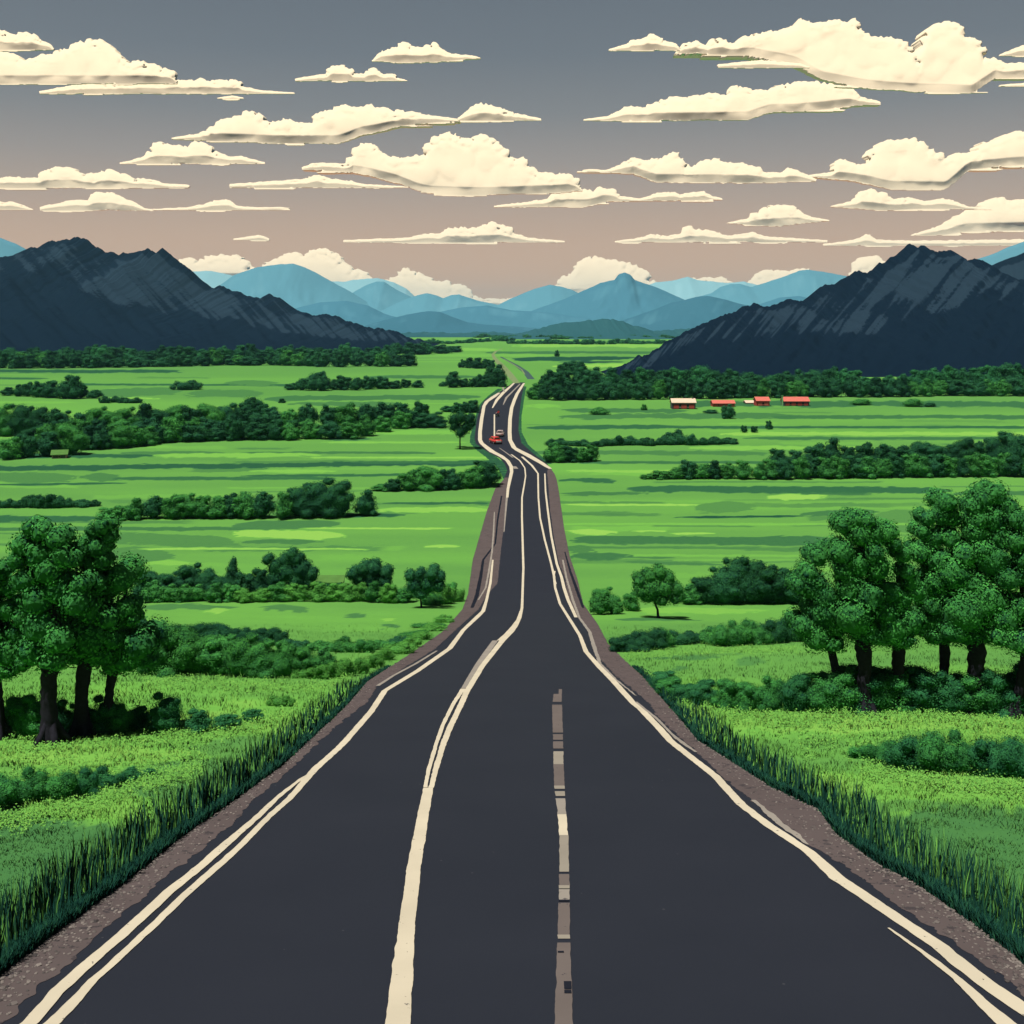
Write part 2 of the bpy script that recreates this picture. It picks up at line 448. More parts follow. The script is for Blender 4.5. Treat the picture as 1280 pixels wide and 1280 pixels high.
# ground sheet: a fan of rows, fine near the camera, reaching past the far mountains
def build_ground():
    ys = np.concatenate([np.arange(411.0, 790, 0.65), np.arange(790, 1330, 1.6)])
    Z = np.concatenate([[26000., 18000.], depth(ys), [11.5, 9.5, 7., 4., 0., -8., -30.]])
    Z = np.unique(np.round(Z, 4))[::-1]
    t = np.concatenate([np.linspace(-1.6, -.58, 26)[:-1], np.linspace(-.58, .58, 560), np.linspace(.58, 1.6, 26)[1:]])
    ZZ, TT = np.meshgrid(Z, t, indexing='ij')
    XX = TT * (ZZ + 34.0)
    Zc = np.maximum(ZZ, 4.0)
    px = 640 + F * XX / Zc
    py = HY + F * drop(Zc) / Zc
    tone = tone_at(px, py)
    rl, rr = road_x(ZZ)
    dist = np.maximum(rl - XX, XX - rr)
    und = (fbm(XX / 6, ZZ / 6, 31, 4) - .5) * .7 * sstep(1.0, 8, dist) * sstep(5, 15, ZZ) * (1 - sstep(90, 160, ZZ))
    zz = gz(ZZ) + und - 0.02 * (dist < 0)
    V = np.stack([XX, ZZ, zz], -1).reshape(-1, 3)
    n, m = XX.shape
    i = np.arange((n - 1) * m).reshape(n - 1, m)[:, :-1].ravel()
    Fq = np.stack([i + m, i + m + 1, i + 1, i], 1)
    o = link('ground', mesh_np('ground', V, Fq, [M_GROUND], True, tone.ravel()))
    struct(o)
build_ground()
def bump_at(X, Z):
    rl, rr = road_x(Z)
    dist = np.maximum(rl - X, X - rr)
    return gz(Z) + (fbm(X / 6, Z / 6, 31, 4) - .5) * .7 * sstep(1.0, 8, dist) * sstep(5, 15, Z) * (1 - sstep(90, 160, Z))

# ------------------------------------------------------------------ road, shoulders, painted lines
def ribbon(name, rows, dz, mat, rough=0.0, seed=1, ends=True):
    """rows: (y, left x, right x) in photo pixels on the ground"""
    rows = sorted(rows)
    y = np.array([r[0] for r in rows], float); l = np.array([r[1] for r in rows], float); r_ = np.array([r[2] for r in rows], float)
    ys = np.arange(y[0], y[-1] + .01, 0.5 if y[0] < 700 else 1.0)
    Z = depth(ys)
    X0 = (np.interp(ys, y, l) - 640) / F * Z; X1 = (np.interp(ys, y, r_) - 640) / F * Z
    if rough:
        X0 = X0 + (fbm(Z * 3.1, Z * 0 + seed, seed, 3) - .5) * rough
        X1 = X1 + (fbm(Z * 2.7, Z * 0 + seed + 9, seed + 3, 3) - .5) * rough
    if y[-1] >= 1290:          # carry on past the foot of the picture, under and behind the camera
        ex = np.array([10., 7., 4., 1., -4., -12., -28.])
        s0 = (X0[-1] - X0[-40]) / (Z[-1] - Z[-40]); s1 = (X1[-1] - X1[-40]) / (Z[-1] - Z[-40])
        dd = np.clip(ex - Z[-1], -4, 0)
        X0 = np.concatenate([X0, X0[-1] + s0 * dd * .6]); X1 = np.concatenate([X1, X1[-1] + s1 * dd * .6]); Z = np.concatenate([Z, ex])
    zz = gz(Z) + dz
    V = np.concatenate([np.stack([X0, Z, zz], 1), np.stack([X1, Z, zz], 1)])
    n = len(Z); i = np.arange(n - 1)
    Fq = np.stack([i, i + 1, i + 1 + n, i + n], 1)
    return link(name, mesh_np(name, V, Fq, [mat]))
def line(pts, *a, **k):
    """pts: (y, centre x, width)"""
    return [(y, x - w / 2, x + w / 2) for (y, x, w) in pts]

def asphalt_mat():
    m, t = mat_new('asphalt')
    out = t.nodes.new('ShaderNodeOutputMaterial')
    p = t.nodes.new('ShaderNodeBsdfPrincipled'); p.inputs['Roughness'].default_value = .9; p.inputs['Specular IOR Level'].default_value = .12
    tc = t.nodes.new('ShaderNodeTexCoord')
    n1 = t.nodes.new('ShaderNodeTexNoise'); n1.inputs['Scale'].default_value = .35; n1.inputs['Detail'].default_value = 5
    n2 = t.nodes.new('ShaderNodeTexNoise'); n2.inputs['Scale'].default_value = 60; n2.inputs['Detail'].default_value = 3
    v = t.nodes.new('ShaderNodeTexVoronoi'); v.inputs['Scale'].default_value = 1.6
    for n in (n1, n2, v): t.links.new(tc.outputs['Object'], n.inputs['Vector'])
    mx = t.nodes.new('ShaderNodeMix'); mx.data_type = 'RGBA'
    mx.inputs['A'].default_value = (.0122, .0150, .0240, 1); mx.inputs['B'].default_value = (.0172, .0202, .0305, 1)
    t.links.new(n1.outputs['Fac'], mx.inputs['Factor'])
    m2 = t.nodes.new('ShaderNodeMix'); m2.data_type = 'RGBA'; m2.blend_type = 'MULTIPLY'; m2.inputs['Factor'].default_value = 1
    mr = t.nodes.new('ShaderNodeMapRange'); mr.inputs['To Min'].default_value = .8; mr.inputs['To Max'].default_value = 1.2
    t.links.new(n2.outputs['Fac'], mr.inputs['Value'])
    t.links.new(mx.outputs['Result'], m2.inputs['A']); t.links.new(mr.outputs[0], m2.inputs['B'])
    # sparse pale chips in the surface
    lt = t.nodes.new('ShaderNodeMath'); lt.operation = 'LESS_THAN'; lt.inputs[1].default_value = .035
    t.links.new(v.outputs['Distance'], lt.inputs[0])
    m3 = t.nodes.new('ShaderNodeMix'); m3.data_type = 'RGBA'; m3.inputs['B'].default_value = (.055, .055, .065, 1)
    t.links.new(lt.outputs[0], m3.inputs['Factor']); t.links.new(m2.outputs['Result'], m3.inputs['A'])
    t.links.new(m3.outputs['Result'], p.inputs['Base Color'])
    t.links.new(p.outputs[0], out.inputs[0])
    return m
def worn_mat(name, col, spot, thr=.36, scale=2.2, amp=.12):
    m, t = mat_new(name)
    out = t.nodes.new('ShaderNodeOutputMaterial')
    p = t.nodes.new('ShaderNodeBsdfDiffuse')
    tc = t.nodes.new('ShaderNodeTexCoord')
    n1 = t.nodes.new('ShaderNodeTexNoise'); n1.inputs['Scale'].default_value = scale; n1.inputs['Detail'].default_value = 8; n1.inputs['Roughness'].default_value = .65
    n2 = t.nodes.new('ShaderNodeTexNoise'); n2.inputs['Scale'].default_value = .6; n2.inputs['Detail'].default_value = 4
    for n in (n1, n2): t.links.new(tc.outputs['Object'], n.inputs['Vector'])
    mx = t.nodes.new('ShaderNodeMix'); mx.data_type = 'RGBA'
    mx.inputs['A'].default_value = tuple(c * (1 - amp * 2) for c in col) + (1,); mx.inputs['B'].default_value = tuple(c * (1 + amp) for c in col) + (1,)
    t.links.new(n2.outputs['Fac'], mx.inputs['Factor'])
    lt = t.nodes.new('ShaderNodeMath'); lt.operation = 'LESS_THAN'; lt.inputs[1].default_value = thr
    t.links.new(n1.outputs['Fac'], lt.inputs[0])
    m3 = t.nodes.new('ShaderNodeMix'); m3.data_type = 'RGBA'; m3.inputs['B'].default_value = tuple(spot) + (1,)
    t.links.new(lt.outputs[0], m3.inputs['Factor']); t.links.new(mx.outputs['Result'], m3.inputs['A'])
    t.links.new(m3.outputs['Result'], p.inputs['Color']); t.links.new(p.outputs[0], out.inputs[0])
    return m
M_ASPH = asphalt_mat()
M_SHOULDER = worn_mat('gravel_shoulder', (.092, .074, .075), (.050, .043, .047), .40, 3.2)
M_PAINT = worn_mat('cream_road_paint', (.51, .455, .355), (.10, .095, .09), .335, 7.0)
M_PAINT_OLD = worn_mat('worn_grey_paint', (.25, .225, .20), (.08, .075, .08), .34, 4.0)
M_PATCH = worn_mat('brown_patch_paint', (.125, .105, .10), (.03, .03, .04), .33, 6.0)
M_PALE = worn_mat('pale_patch_paint', (.25, .225, .19), (.07, .065, .06), .33, 6.0)
M_TAR = worn_mat('dark_tar', (.014, .016, .024), (.02, .02, .03), .3, 6.0)

rys = sorted(set([r[0] for r in ROAD_L] + [r[0] for r in ROAD_R]))
struct(ribbon('road', [(y, float(fL(y)), float(fR(y))) for y in rys], .012, M_ASPH))
def shoulder(outer, inner, name='shoulder'):
    fo, fi = curve(outer), curve(inner)
    lo = max(min(p[0] for p in outer), min(p[0] for p in inner)); hi = min(max(p[0] for p in outer), max(p[0] for p in inner))
    ys_ = sorted(set([p[0] for p in outer + inner if lo <= p[0] <= hi]))
    rows = [(y, min(float(fo(y)), float(fi(y))), max(float(fo(y)), float(fi(y)))) for y in ys_]
    return struct(ribbon(name, rows, .018, M_SHOULDER, .22, 4))
SH_L = [(1300, -30), (1273, 16), (1247, 36), (1208, 79), (1162, 131), (1129, 171), (1096, 210), (1053, 262), (1037, 282), (1004, 315), (975, 348), (948, 377), (909, 420),
        (878, 458), (858, 471), (835, 505), (813, 542), (790, 567), (762, 598), (745, 608), (729, 622), (689, 626), (639, 632), (608, 637), (597, 636)]
shoulder(ROAD_L, SH_L)
SH_R = [(1300, 1345), (1245, 1280), (1200, 1220), (1166, 1175), (1125, 1111), (1087, 1062), (1057, 1010), (1009, 950), (979, 912), (941, 871), (896, 822), (880, 812),
        (845, 770), (820, 746), (795, 741), (772, 722), (755, 712), (722, 706), (705, 699), (670, 692), (640, 688), (615, 686), (590, 684), (583, 686)]
shoulder(ROAD_R, SH_R)
# ragged strips of broken gravel on top of the right shoulder
for nm, pts in (('shoulder_strip', [(700, 703.5, 2), (722, 708, 2.5), (750, 716, 3), (772, 724, 3), (790, 737, 4), (810, 743, 5), (830, 750, 4), (850, 770, 3), (870, 795, 2)]),
                ('shoulder_strip', [(1001, 942, 6), (1030, 975, 9), (1045, 995, 9), (1057, 1010, 3)]),
                ('shoulder_strip', [(640, 618, 1.2), (665, 617, 2), (690, 615, 2), (715, 611, 2.5), (735, 607, 2), (750, 598, 2)])):
    struct(ribbon(nm, line(pts), .024, M_PAINT_OLD, .08, 8))
struct(ribbon('shoulder_strip', line([(620, 627, 2), (650, 622, 2.2), (680, 619, 2), (700, 604, 3), (720, 601, 4), (745, 596, 5), (760, 590, 4)]), .023, M_TAR, .1, 3))
struct(ribbon('shoulder_strip', line([(690, 706, 1.5), (715, 713, 3), (740, 722, 4), (760, 729, 3)]), .023, M_TAR, .1, 3))

LINES = [
 # inner left edge line
 (M_PAINT, [(1300, 40, 20), (1280, 67, 20), (1250, 96, 15), (1227, 117, 13), (1214, 132, 12), (1162, 188, 12), (1116, 235.5, 11), (1073, 285, 11), (1054, 305, 10), (1024, 334, 9), (998, 363, 9), (962, 394, 10), (939, 420, 9),
            (927, 432, 9), (890, 464, 8), (864, 481, 7.5), (839, 522, 7.5), (811, 562, 7), (788, 579, 5.5), (770, 598, 6), (764, 604, 5), (751, 608, 3.5), (729, 613, 3), (700, 616, 2)]),
 # outer left edge line
 (M_PAINT, [(1300, 12, 22), (1280, 38, 21), (1241, 72, 19), (1214, 101, 18), (1162, 162, 16), (1116, 211.5, 15), (1086, 249, 13), (1054, 285, 12), (1024, 320, 9), (998, 347, 7), (975, 376, 5), (970, 383, 1)]),
 (M_PAINT_OLD, [(858, 472, 5), (845, 492, 4), (830, 520, 4), (814, 546, 3)]),
 # upper left edge line
 (M_PAINT, [(622, 634, 3), (611, 635, 3.4), (599, 637.5, 4), (590, 639.5, 4.2), (583.5, 639, 4.5), (576, 634.5, 5), (570, 626, 7), (565, 616, 8), (559, 608, 7), (554, 602, 5.5), (550, 600, 5), (540, 600, 4.6), (524, 602, 4.3), (507.5, 605, 4), (502, 608.5, 5), (496, 617, 6), (491, 624, 3)]),
 # heavy centre-left line: base, then two strands
 (M_PAINT, [(1300, 495, 32), (1280, 497, 31), (1200, 504.5, 25), (1166, 507.5, 20.5), (1085, 517.5, 17.5), (1020, 529, 14.5), (991, 534.5, 12.5), (986, 535.5, 12)]),
 (M_PAINT, [(986, 531.5, 5), (963, 536, 5), (930, 545.5, 5), (906, 554, 5), (880, 567, 5), (861.6, 579, 6)]),
 (M_PAINT_OLD, [(861.6, 579, 6), (845, 589, 7), (829, 599, 7.5), (815, 609, 8), (801, 619, 7)]),
 (M_PAINT, [(801, 623, 4), (793, 632, 3.5), (784, 640, 3), (775, 647, 3), (764, 650.5, 2)]),
 (M_PAINT, [(986, 539, 6.5), (963, 544.5, 7), (930, 554.5, 7.5), (910, 562.5, 7.5), (880, 577, 7.5), (866, 583, 7.5), (833, 603, 7), (801, 628, 7.5), (790, 639, 7), (782, 645, 5.5), (772, 650, 4), (760, 652.5, 3.4), (747, 653, 3), (710, 654.2, 2.8),
            (645, 652.4, 2.3), (622, 652.5, 2), (605, 655.5, 1.8), (595, 657, 1.6), (585, 656, 1.6), (576, 650, 2), (568, 639, 2)]),
 # right edge line
 (M_PAINT, [(1300, 1334, 28), (1264, 1280, 27), (1230, 1231, 25), (1204, 1197, 24), (1185, 1175, 22), (1155, 1130, 20), (1129, 1092, 20), (1099, 1047, 20), (1065, 1010, 14), (1033, 961, 13), (1007, 927, 12), (971, 894, 11),
            (928, 839, 10), (911, 824, 9.5), (885, 799, 9), (880, 792, 8.5), (850, 765, 8), (835, 750, 7), (815, 732.5, 6), (795, 725, 4.5), (775, 712.5, 4), (755, 700, 3.4), (735, 694, 3), (720, 692.5, 3),
            (705, 689, 2.5), (675, 681, 2.4), (647, 675, 2.2), (622, 673, 2), (592, 672.5, 2), (582, 665, 3), (571, 652.5, 3)]),
 (M_PAINT, [(772, 720, 4), (750, 710, 4), (735, 705, 4), (722, 702, 3.6), (705, 696, 3), (670, 689, 2.6), (640, 685, 2.4), (615, 682, 2), (592, 681, 1.6)]),
 (M_PAINT, [(714, 693.5, 2), (722, 692, 2), (730, 695, 2)]),
 (M_PAINT, [(586, 688, 4), (583, 683, 6), (579, 677, 7), (575, 670, 8), (568, 658, 9), (563, 648, 8), (559.5, 642.5, 6), (550, 637.5, 5), (540, 637, 4.8), (524, 637.5, 4.5), (510, 639.5, 4.3), (500, 643, 4.2), (492, 646.5, 4), (485, 651, 3.5), (479, 655, 2.4)]),
 (M_PAINT_OLD, [(622, 633.5, 2.6), (640, 632, 2), (665, 630, 1.2)]),
 # stray lines on the right
 (M_PAINT, [(1162, 1111, 3), (1175, 1129, 5), (1194, 1156, 8), (1226, 1197, 11), (1252, 1224, 16), (1280, 1255, 26), (1300, 1280, 32)]),
 (M_PAINT_OLD, [(917, 838, 3), (930, 854, 6), (941, 870, 3)]),
 (M_PAINT_OLD, [(878, 795, 3), (900, 822, 4), (925, 846, 3)]),
 # upper centre lines
 (M_PAINT, [(548, 618, 1.8), (518, 618, 1.6)]),
 (M_PAINT, [(510, 615.5, 1.5), (500, 621, 4), (491, 629, 4.5), (484, 637, 3.5), (478.5, 643, 2.4)]),
 (M_PAINT_OLD, [(506, 629, 1), (497, 633, 3), (488, 642, 2), (480, 650, 1.5)]),
 (M_PAINT_OLD, [(586, 645, 6), (583, 643, 4)]),
 (M_PAINT_OLD, [(572, 641, 2), (564, 630, 1.5), (560, 624, 1)]),
]
for k, (m, pts) in enumerate(LINES):
    struct(ribbon('road_marking', line(pts), .026 + .002 * (k % 3), m, .03 if pts[0][0] > 700 else .02, 20 + k))
# broken centre strip: brown, pale and tarred slabs
PX = curve([(860, 697.5), (880, 696.3), (983, 699), (1020, 702.5), (1044, 704.6), (1093, 705.5), (1166, 704.8), (1280, 704.7), (1310, 704)])
PW = curve([(860, 11), (880, 12.5), (983, 12.8), (1020, 10.4), (1044, 11), (1093, 12.6), (1166, 14.6), (1230, 20), (1280, 22.5), (1310, 24)])
def slab(y0, y1, m, dz=.022, x0=0, x1=1):
    rows = []
    for y in np.linspace(y0, y1, 5):
        l = float(PX(y) - PW(y) / 2); w = float(PW(y))
        rows.append((float(y), l + w * x0, l + w * x1))
    struct(ribbon('road_patch', rows, dz, m, .03, int(y0)))
slab(862, 868, M_PATCH, x0=.6, x1=.95); slab(868, 878, M_PATCH, x0=.05, x1=.95)
for a, b, m in ((881.5, 917, M_PATCH), (918.5, 926, M_PATCH), (927.5, 937, M_PATCH), (940, 956, M_PALE), (956, 983, M_PATCH), (983, 987, M_PALE), (990, 996, M_PALE), (999, 1019, M_PAINT_OLD),
                (1019, 1045, M_PAINT), (1045, 1091, M_PALE), (1094, 1108, M_PATCH), (1108, 1112, M_PALE), (1113, 1126, M_PAINT_OLD), (1126, 1128, M_TAR), (1130, 1170, M_PATCH), (1170, 1175.5, M_PALE), (1180, 1300, M_PATCH)):
    slab(a, b, m)
slab(1229, 1239, M_TAR, .03, .5, .95); slab(1191, 1193, M_TAR, .03, .05, .5); slab(1240, 1244, M_TAR, .03, .5, .92)

# dark grassy banks beside the upper road
M_BANK = worn_mat('dark_bank_grass', (.020, .075, .040), (.035, .13, .045), .42, .5)
struct(ribbon('verge', [(486, 622, 628), (495, 610, 617), (505, 600, 605), (515, 596, 601), (530, 592, 599), (545, 588, 597), (553, 587, 597), (562, 595, 606), (572, 608, 622), (582, 619, 633), (592, 626, 636), (600, 630, 634)], .008, M_BANK, .5, 5))
struct(ribbon('verge', [(483, 655, 658), (500, 650, 655), (520, 647, 652), (540, 647, 652), (556, 652, 660), (568, 666, 674), (580, 682, 690)], .008, M_BANK, .5, 7))
# tracks beyond the crest
M_TRACK = worn_mat('pale_track', (.16, .22, .10), (.12, .2, .08), .3, .05)
M_TRACKD = worn_mat('dark_track', (.05, .085, .085), (.04, .08, .06), .3, .05)
struct(ribbon('path', line([(479, 646, 8), (474, 642, 9), (466, 635, 10), (457, 627, 9), (451, 621, 7), (447, 618, 5), (443, 616, 4), (439, 620, 3), (436, 628, 2)]), .03, M_TRACK))
struct(ribbon('path', line([(474, 664, 9), (465, 657, 8), (457, 646, 6), (450, 633, 4), (446, 626, 3)]), .03, M_TRACKD))
struct(ribbon('path', line([(468, 656, 1.6), (462, 652, 1.6), (455, 641, 1.5), (449, 630, 1)]), .04, M_TRACK))
struct(ribbon('path', line([(490, 630.5, 1.6), (484, 628.5, 2.4), (477, 624, 3)]), .03, M_PAINT_OLD))

# ------------------------------------------------------------------ mountains
def rock_mat(name, dark, pale, scale, thr=(.5, .6)):
    m, t = mat_new(name)
    out = t.nodes.new('ShaderNodeOutputMaterial')
    a = t.nodes.new('ShaderNodeAttribute'); a.attribute_name = 'tint'
    tc = t.nodes.new('ShaderNodeTexCoord')
    n = t.nodes.new('ShaderNodeTexNoise'); n.inputs['Scale'].default_value = scale; n.inputs['Detail'].default_value = 8
    t.links.new(tc.outputs['Object'], n.inputs['Vector'])
    ad = t.nodes.new('ShaderNodeMath'); ad.operation = 'MULTIPLY_ADD'; ad.inputs[1].default_value = .22; ad.inputs[2].default_value = -.11
    t.links.new(n.outputs['Fac'], ad.inputs[0])
    a2 = t.nodes.new('ShaderNodeMath'); a2.operation = 'ADD'
    t.links.new(a.outputs['Fac'], a2.inputs[0]); t.links.new(ad.outputs[0], a2.inputs[1])
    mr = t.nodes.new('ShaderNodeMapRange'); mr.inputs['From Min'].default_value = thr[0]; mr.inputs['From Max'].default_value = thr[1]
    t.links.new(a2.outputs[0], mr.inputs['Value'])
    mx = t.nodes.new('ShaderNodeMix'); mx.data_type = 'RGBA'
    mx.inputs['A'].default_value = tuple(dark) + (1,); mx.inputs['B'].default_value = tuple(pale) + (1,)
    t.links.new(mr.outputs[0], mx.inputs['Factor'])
    d = t.nodes.new('ShaderNodeBsdfDiffuse'); t.links.new(mx.outputs['Result'], d.inputs[0]); t.links.new(d.outputs[0], out.inputs[0])
    return m
def mountain(name, sil, Zr, Zf, Zb, mat, seed, shear=0.0, sf=9.0, streak=0.0, amp=.1, scale=1.0, step=1.5, rows=70, jag=1.2, topband=.55):
    xs = np.array([p[0] for p in sil], float); ysil = np.array([p[1] for p in sil], float)
    px = np.arange(xs[0], xs[-1] + .01, step)
    y = np.interp(px, xs, ysil)
    y = y + (fbm(px / 7.0, px * 0 + seed, seed, 4, .6) - .5) * jag - np.abs(fbm(px / 16.0, px * 0 + seed, seed + 3, 2) - .5) * jag
    if isinstance(Zr, list):
        Zb = np.interp(px, [q[0] for q in Zb], [q[1] for q in Zb]); Zr = np.interp(px, [q[0] for q in Zr], [q[1] for q in Zr]); Zf = np.interp(px, [q[0] for q in Zf], [q[1] for q in Zf]); Zb = Zr + Zb
    else:
        Zr = px * 0 + Zr; Zf = px * 0 + Zf; Zb = px * 0 + Zb
    X = (px - 640) / F * Zr
    H = np.maximum((HY - y) / F * Zr + CAMZ, -2)
    edge = np.minimum(1, np.minimum(np.arange(len(px)), np.arange(len(px))[::-1]) / 6.0)
    v = np.concatenate([np.linspace(0, 1, rows), 1 + np.linspace(0, 1, rows // 3)[1:]])
    VV, II = np.meshgrid(v, np.arange(len(px)), indexing='ij')
    front = VV <= 1
    vv = np.where(front, VV, 2 - VV)
    Z = np.where(front, (Zf + (Zr - Zf) * VV), (Zr + (Zb - Zr) * (VV - 1)))
    h = H[II]
    base = h * (0.40 * vv + 0.60 * vv ** 2.2)
    xx = px[II] - 640
    ax = X[II] * F / Z; ay = (CAMZ - base) * F / Z
    c = ax - shear * ay
    rid = 1 - np.abs(2 * fbm(c / (26 * scale), vv * 2.2 + seed, seed, 4) - 1)
    big = fbm(c / (70 * scale), vv * 1.5, seed + 5, 3)
    env = np.clip(4 * vv * (1 - vv), 0, 1) ** .7
    zz = base + (rid - .72) * amp * np.abs(h) * env + (big - .5) * amp * np.abs(h) * env - 3 * (vv < .02)
    tint = None
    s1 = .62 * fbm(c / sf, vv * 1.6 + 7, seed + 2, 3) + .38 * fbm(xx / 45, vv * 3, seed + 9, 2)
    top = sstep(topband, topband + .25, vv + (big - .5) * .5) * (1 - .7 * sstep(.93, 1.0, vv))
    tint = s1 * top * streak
    V = np.stack([X[II], Z, zz], -1).reshape(-1, 3)
    n, m = VV.shape
    i = np.arange((n - 1) * m).reshape(n - 1, m)[:, :-1].ravel()
    Fq = np.stack([i, i + 1, i + m + 1, i + m], 1)
    o = link(name, mesh_np(name, V, Fq, [mat], True, np.asarray(tint).ravel()))
    return struct(o)

M_ROCK = rock_mat('navy_rock_lit_streaks', (.0042, .0112, .0235), (.0150, .0300, .049), .02, (.51, .545))  # second colour paints the sunlit ridge facets as paler streaks
LEFTM = [(-260, 395), (-200, 380), (-120, 350), (-60, 330), (0, 322), (12, 322), (40, 313), (60, 306), (80, 298), (88, 300), (96, 297), (105, 298), (115, 305), (130, 314), (150, 318), (160, 318), (172, 314), (185, 312),
         (196, 317), (203, 313), (212, 317), (225, 328), (245, 345), (262, 360), (268, 362), (275, 357), (285, 361), (300, 367), (320, 372), (328, 376), (336, 369), (345, 372), (360, 382), (375, 390), (390, 395), (410, 393), (430, 401),
         (455, 407), (480, 413), (505, 420), (525, 428), (545, 436), (570, 443)]
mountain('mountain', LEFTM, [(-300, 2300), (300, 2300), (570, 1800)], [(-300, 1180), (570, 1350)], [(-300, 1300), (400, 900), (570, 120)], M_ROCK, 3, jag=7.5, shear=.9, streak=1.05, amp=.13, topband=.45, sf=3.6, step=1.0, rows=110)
RIGHTM = [(745, 478), (760, 466), (790, 450), (815, 440), (840, 424), (860, 415), (880, 405), (890, 400), (905, 395), (925, 386), (940, 382), (960, 386), (975, 377), (985, 374), (1000, 377), (1015, 370), (1025, 362), (1045, 357),
          (1060, 345), (1068, 341), (1085, 343), (1100, 330), (1120, 320), (1135, 310), (1150, 307), (1162, 313), (1175, 314), (1190, 316), (1198, 324), (1215, 327), (1232, 330), (1248, 340), (1262, 348), (1290, 352), (1330, 360), (1420, 385), (1500, 400)]
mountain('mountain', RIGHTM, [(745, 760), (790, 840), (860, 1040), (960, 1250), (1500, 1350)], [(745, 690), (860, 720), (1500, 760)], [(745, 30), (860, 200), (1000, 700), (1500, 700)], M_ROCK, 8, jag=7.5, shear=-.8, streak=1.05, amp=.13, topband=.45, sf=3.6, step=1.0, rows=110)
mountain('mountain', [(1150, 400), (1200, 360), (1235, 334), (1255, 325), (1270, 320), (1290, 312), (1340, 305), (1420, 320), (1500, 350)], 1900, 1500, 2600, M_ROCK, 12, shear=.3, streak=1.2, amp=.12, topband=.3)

M_B1 = rock_mat('hazed_far_rock', (.21, .40, .46), (.26, .46, .52), .0006, (.45, .75))  # haze fading painted into these base colours, paler the farther the range
M_B2 = rock_mat('hazed_mid_rock', (.085, .235, .31), (.12, .285, .36), .0008, (.45, .75))
M_B3 = rock_mat('hazed_near_rock', (.050, .165, .235), (.075, .215, .29), .001, (.45, .7))
M_B4 = rock_mat('hazed_low_rock', (.036, .125, .18), (.055, .165, .225), .0015, (.45, .7))
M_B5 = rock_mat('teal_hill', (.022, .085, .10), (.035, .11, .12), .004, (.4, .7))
B = dict(step=2.0, rows=40)
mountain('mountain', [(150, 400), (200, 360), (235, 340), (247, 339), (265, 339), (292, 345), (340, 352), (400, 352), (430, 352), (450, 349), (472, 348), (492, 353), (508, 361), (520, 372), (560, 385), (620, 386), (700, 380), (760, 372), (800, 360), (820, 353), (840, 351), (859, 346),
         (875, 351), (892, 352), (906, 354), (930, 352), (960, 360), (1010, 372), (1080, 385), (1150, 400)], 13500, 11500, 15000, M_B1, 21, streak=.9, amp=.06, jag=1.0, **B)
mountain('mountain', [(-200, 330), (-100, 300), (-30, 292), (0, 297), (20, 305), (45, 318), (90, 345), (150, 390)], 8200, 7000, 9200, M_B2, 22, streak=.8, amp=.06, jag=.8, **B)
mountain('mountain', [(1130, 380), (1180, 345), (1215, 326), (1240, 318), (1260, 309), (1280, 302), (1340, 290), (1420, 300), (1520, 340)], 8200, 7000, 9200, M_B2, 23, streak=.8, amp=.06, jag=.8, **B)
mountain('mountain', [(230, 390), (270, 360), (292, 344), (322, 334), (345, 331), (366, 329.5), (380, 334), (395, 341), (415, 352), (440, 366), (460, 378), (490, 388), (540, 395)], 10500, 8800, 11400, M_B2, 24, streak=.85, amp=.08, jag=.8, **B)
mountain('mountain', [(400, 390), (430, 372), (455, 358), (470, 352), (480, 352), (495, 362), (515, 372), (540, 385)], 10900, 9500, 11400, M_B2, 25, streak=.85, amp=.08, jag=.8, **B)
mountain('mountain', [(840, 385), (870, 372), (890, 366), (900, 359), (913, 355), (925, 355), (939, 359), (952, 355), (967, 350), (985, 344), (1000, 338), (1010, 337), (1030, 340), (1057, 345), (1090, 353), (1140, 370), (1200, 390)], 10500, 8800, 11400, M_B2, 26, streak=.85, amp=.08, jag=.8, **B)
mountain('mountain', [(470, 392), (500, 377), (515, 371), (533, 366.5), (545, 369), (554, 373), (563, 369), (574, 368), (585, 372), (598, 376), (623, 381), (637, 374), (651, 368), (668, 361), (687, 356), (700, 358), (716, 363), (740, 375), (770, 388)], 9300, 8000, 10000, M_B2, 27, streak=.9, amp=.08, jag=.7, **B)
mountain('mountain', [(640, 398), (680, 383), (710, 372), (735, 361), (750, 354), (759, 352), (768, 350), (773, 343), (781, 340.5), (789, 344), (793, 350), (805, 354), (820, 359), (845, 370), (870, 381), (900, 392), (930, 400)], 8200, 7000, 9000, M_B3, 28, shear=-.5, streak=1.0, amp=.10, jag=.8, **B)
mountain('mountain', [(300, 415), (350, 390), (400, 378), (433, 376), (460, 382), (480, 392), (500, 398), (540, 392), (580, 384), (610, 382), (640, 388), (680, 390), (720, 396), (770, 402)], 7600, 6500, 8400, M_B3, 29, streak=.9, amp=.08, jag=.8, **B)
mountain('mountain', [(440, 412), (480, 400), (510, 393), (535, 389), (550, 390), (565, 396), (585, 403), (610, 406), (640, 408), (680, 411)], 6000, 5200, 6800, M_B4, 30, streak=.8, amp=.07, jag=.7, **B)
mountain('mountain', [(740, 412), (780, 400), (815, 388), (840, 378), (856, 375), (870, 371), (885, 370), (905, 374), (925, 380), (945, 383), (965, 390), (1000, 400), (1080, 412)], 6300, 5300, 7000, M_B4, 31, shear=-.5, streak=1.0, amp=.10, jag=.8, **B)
mountain('mountain', [(880, 405), (920, 392), (950, 380), (975, 372), (1000, 370), (1040, 380), (1100, 400)], 6900, 6200, 7400, M_B3, 32, streak=.8, amp=.07, jag=.7, **B)
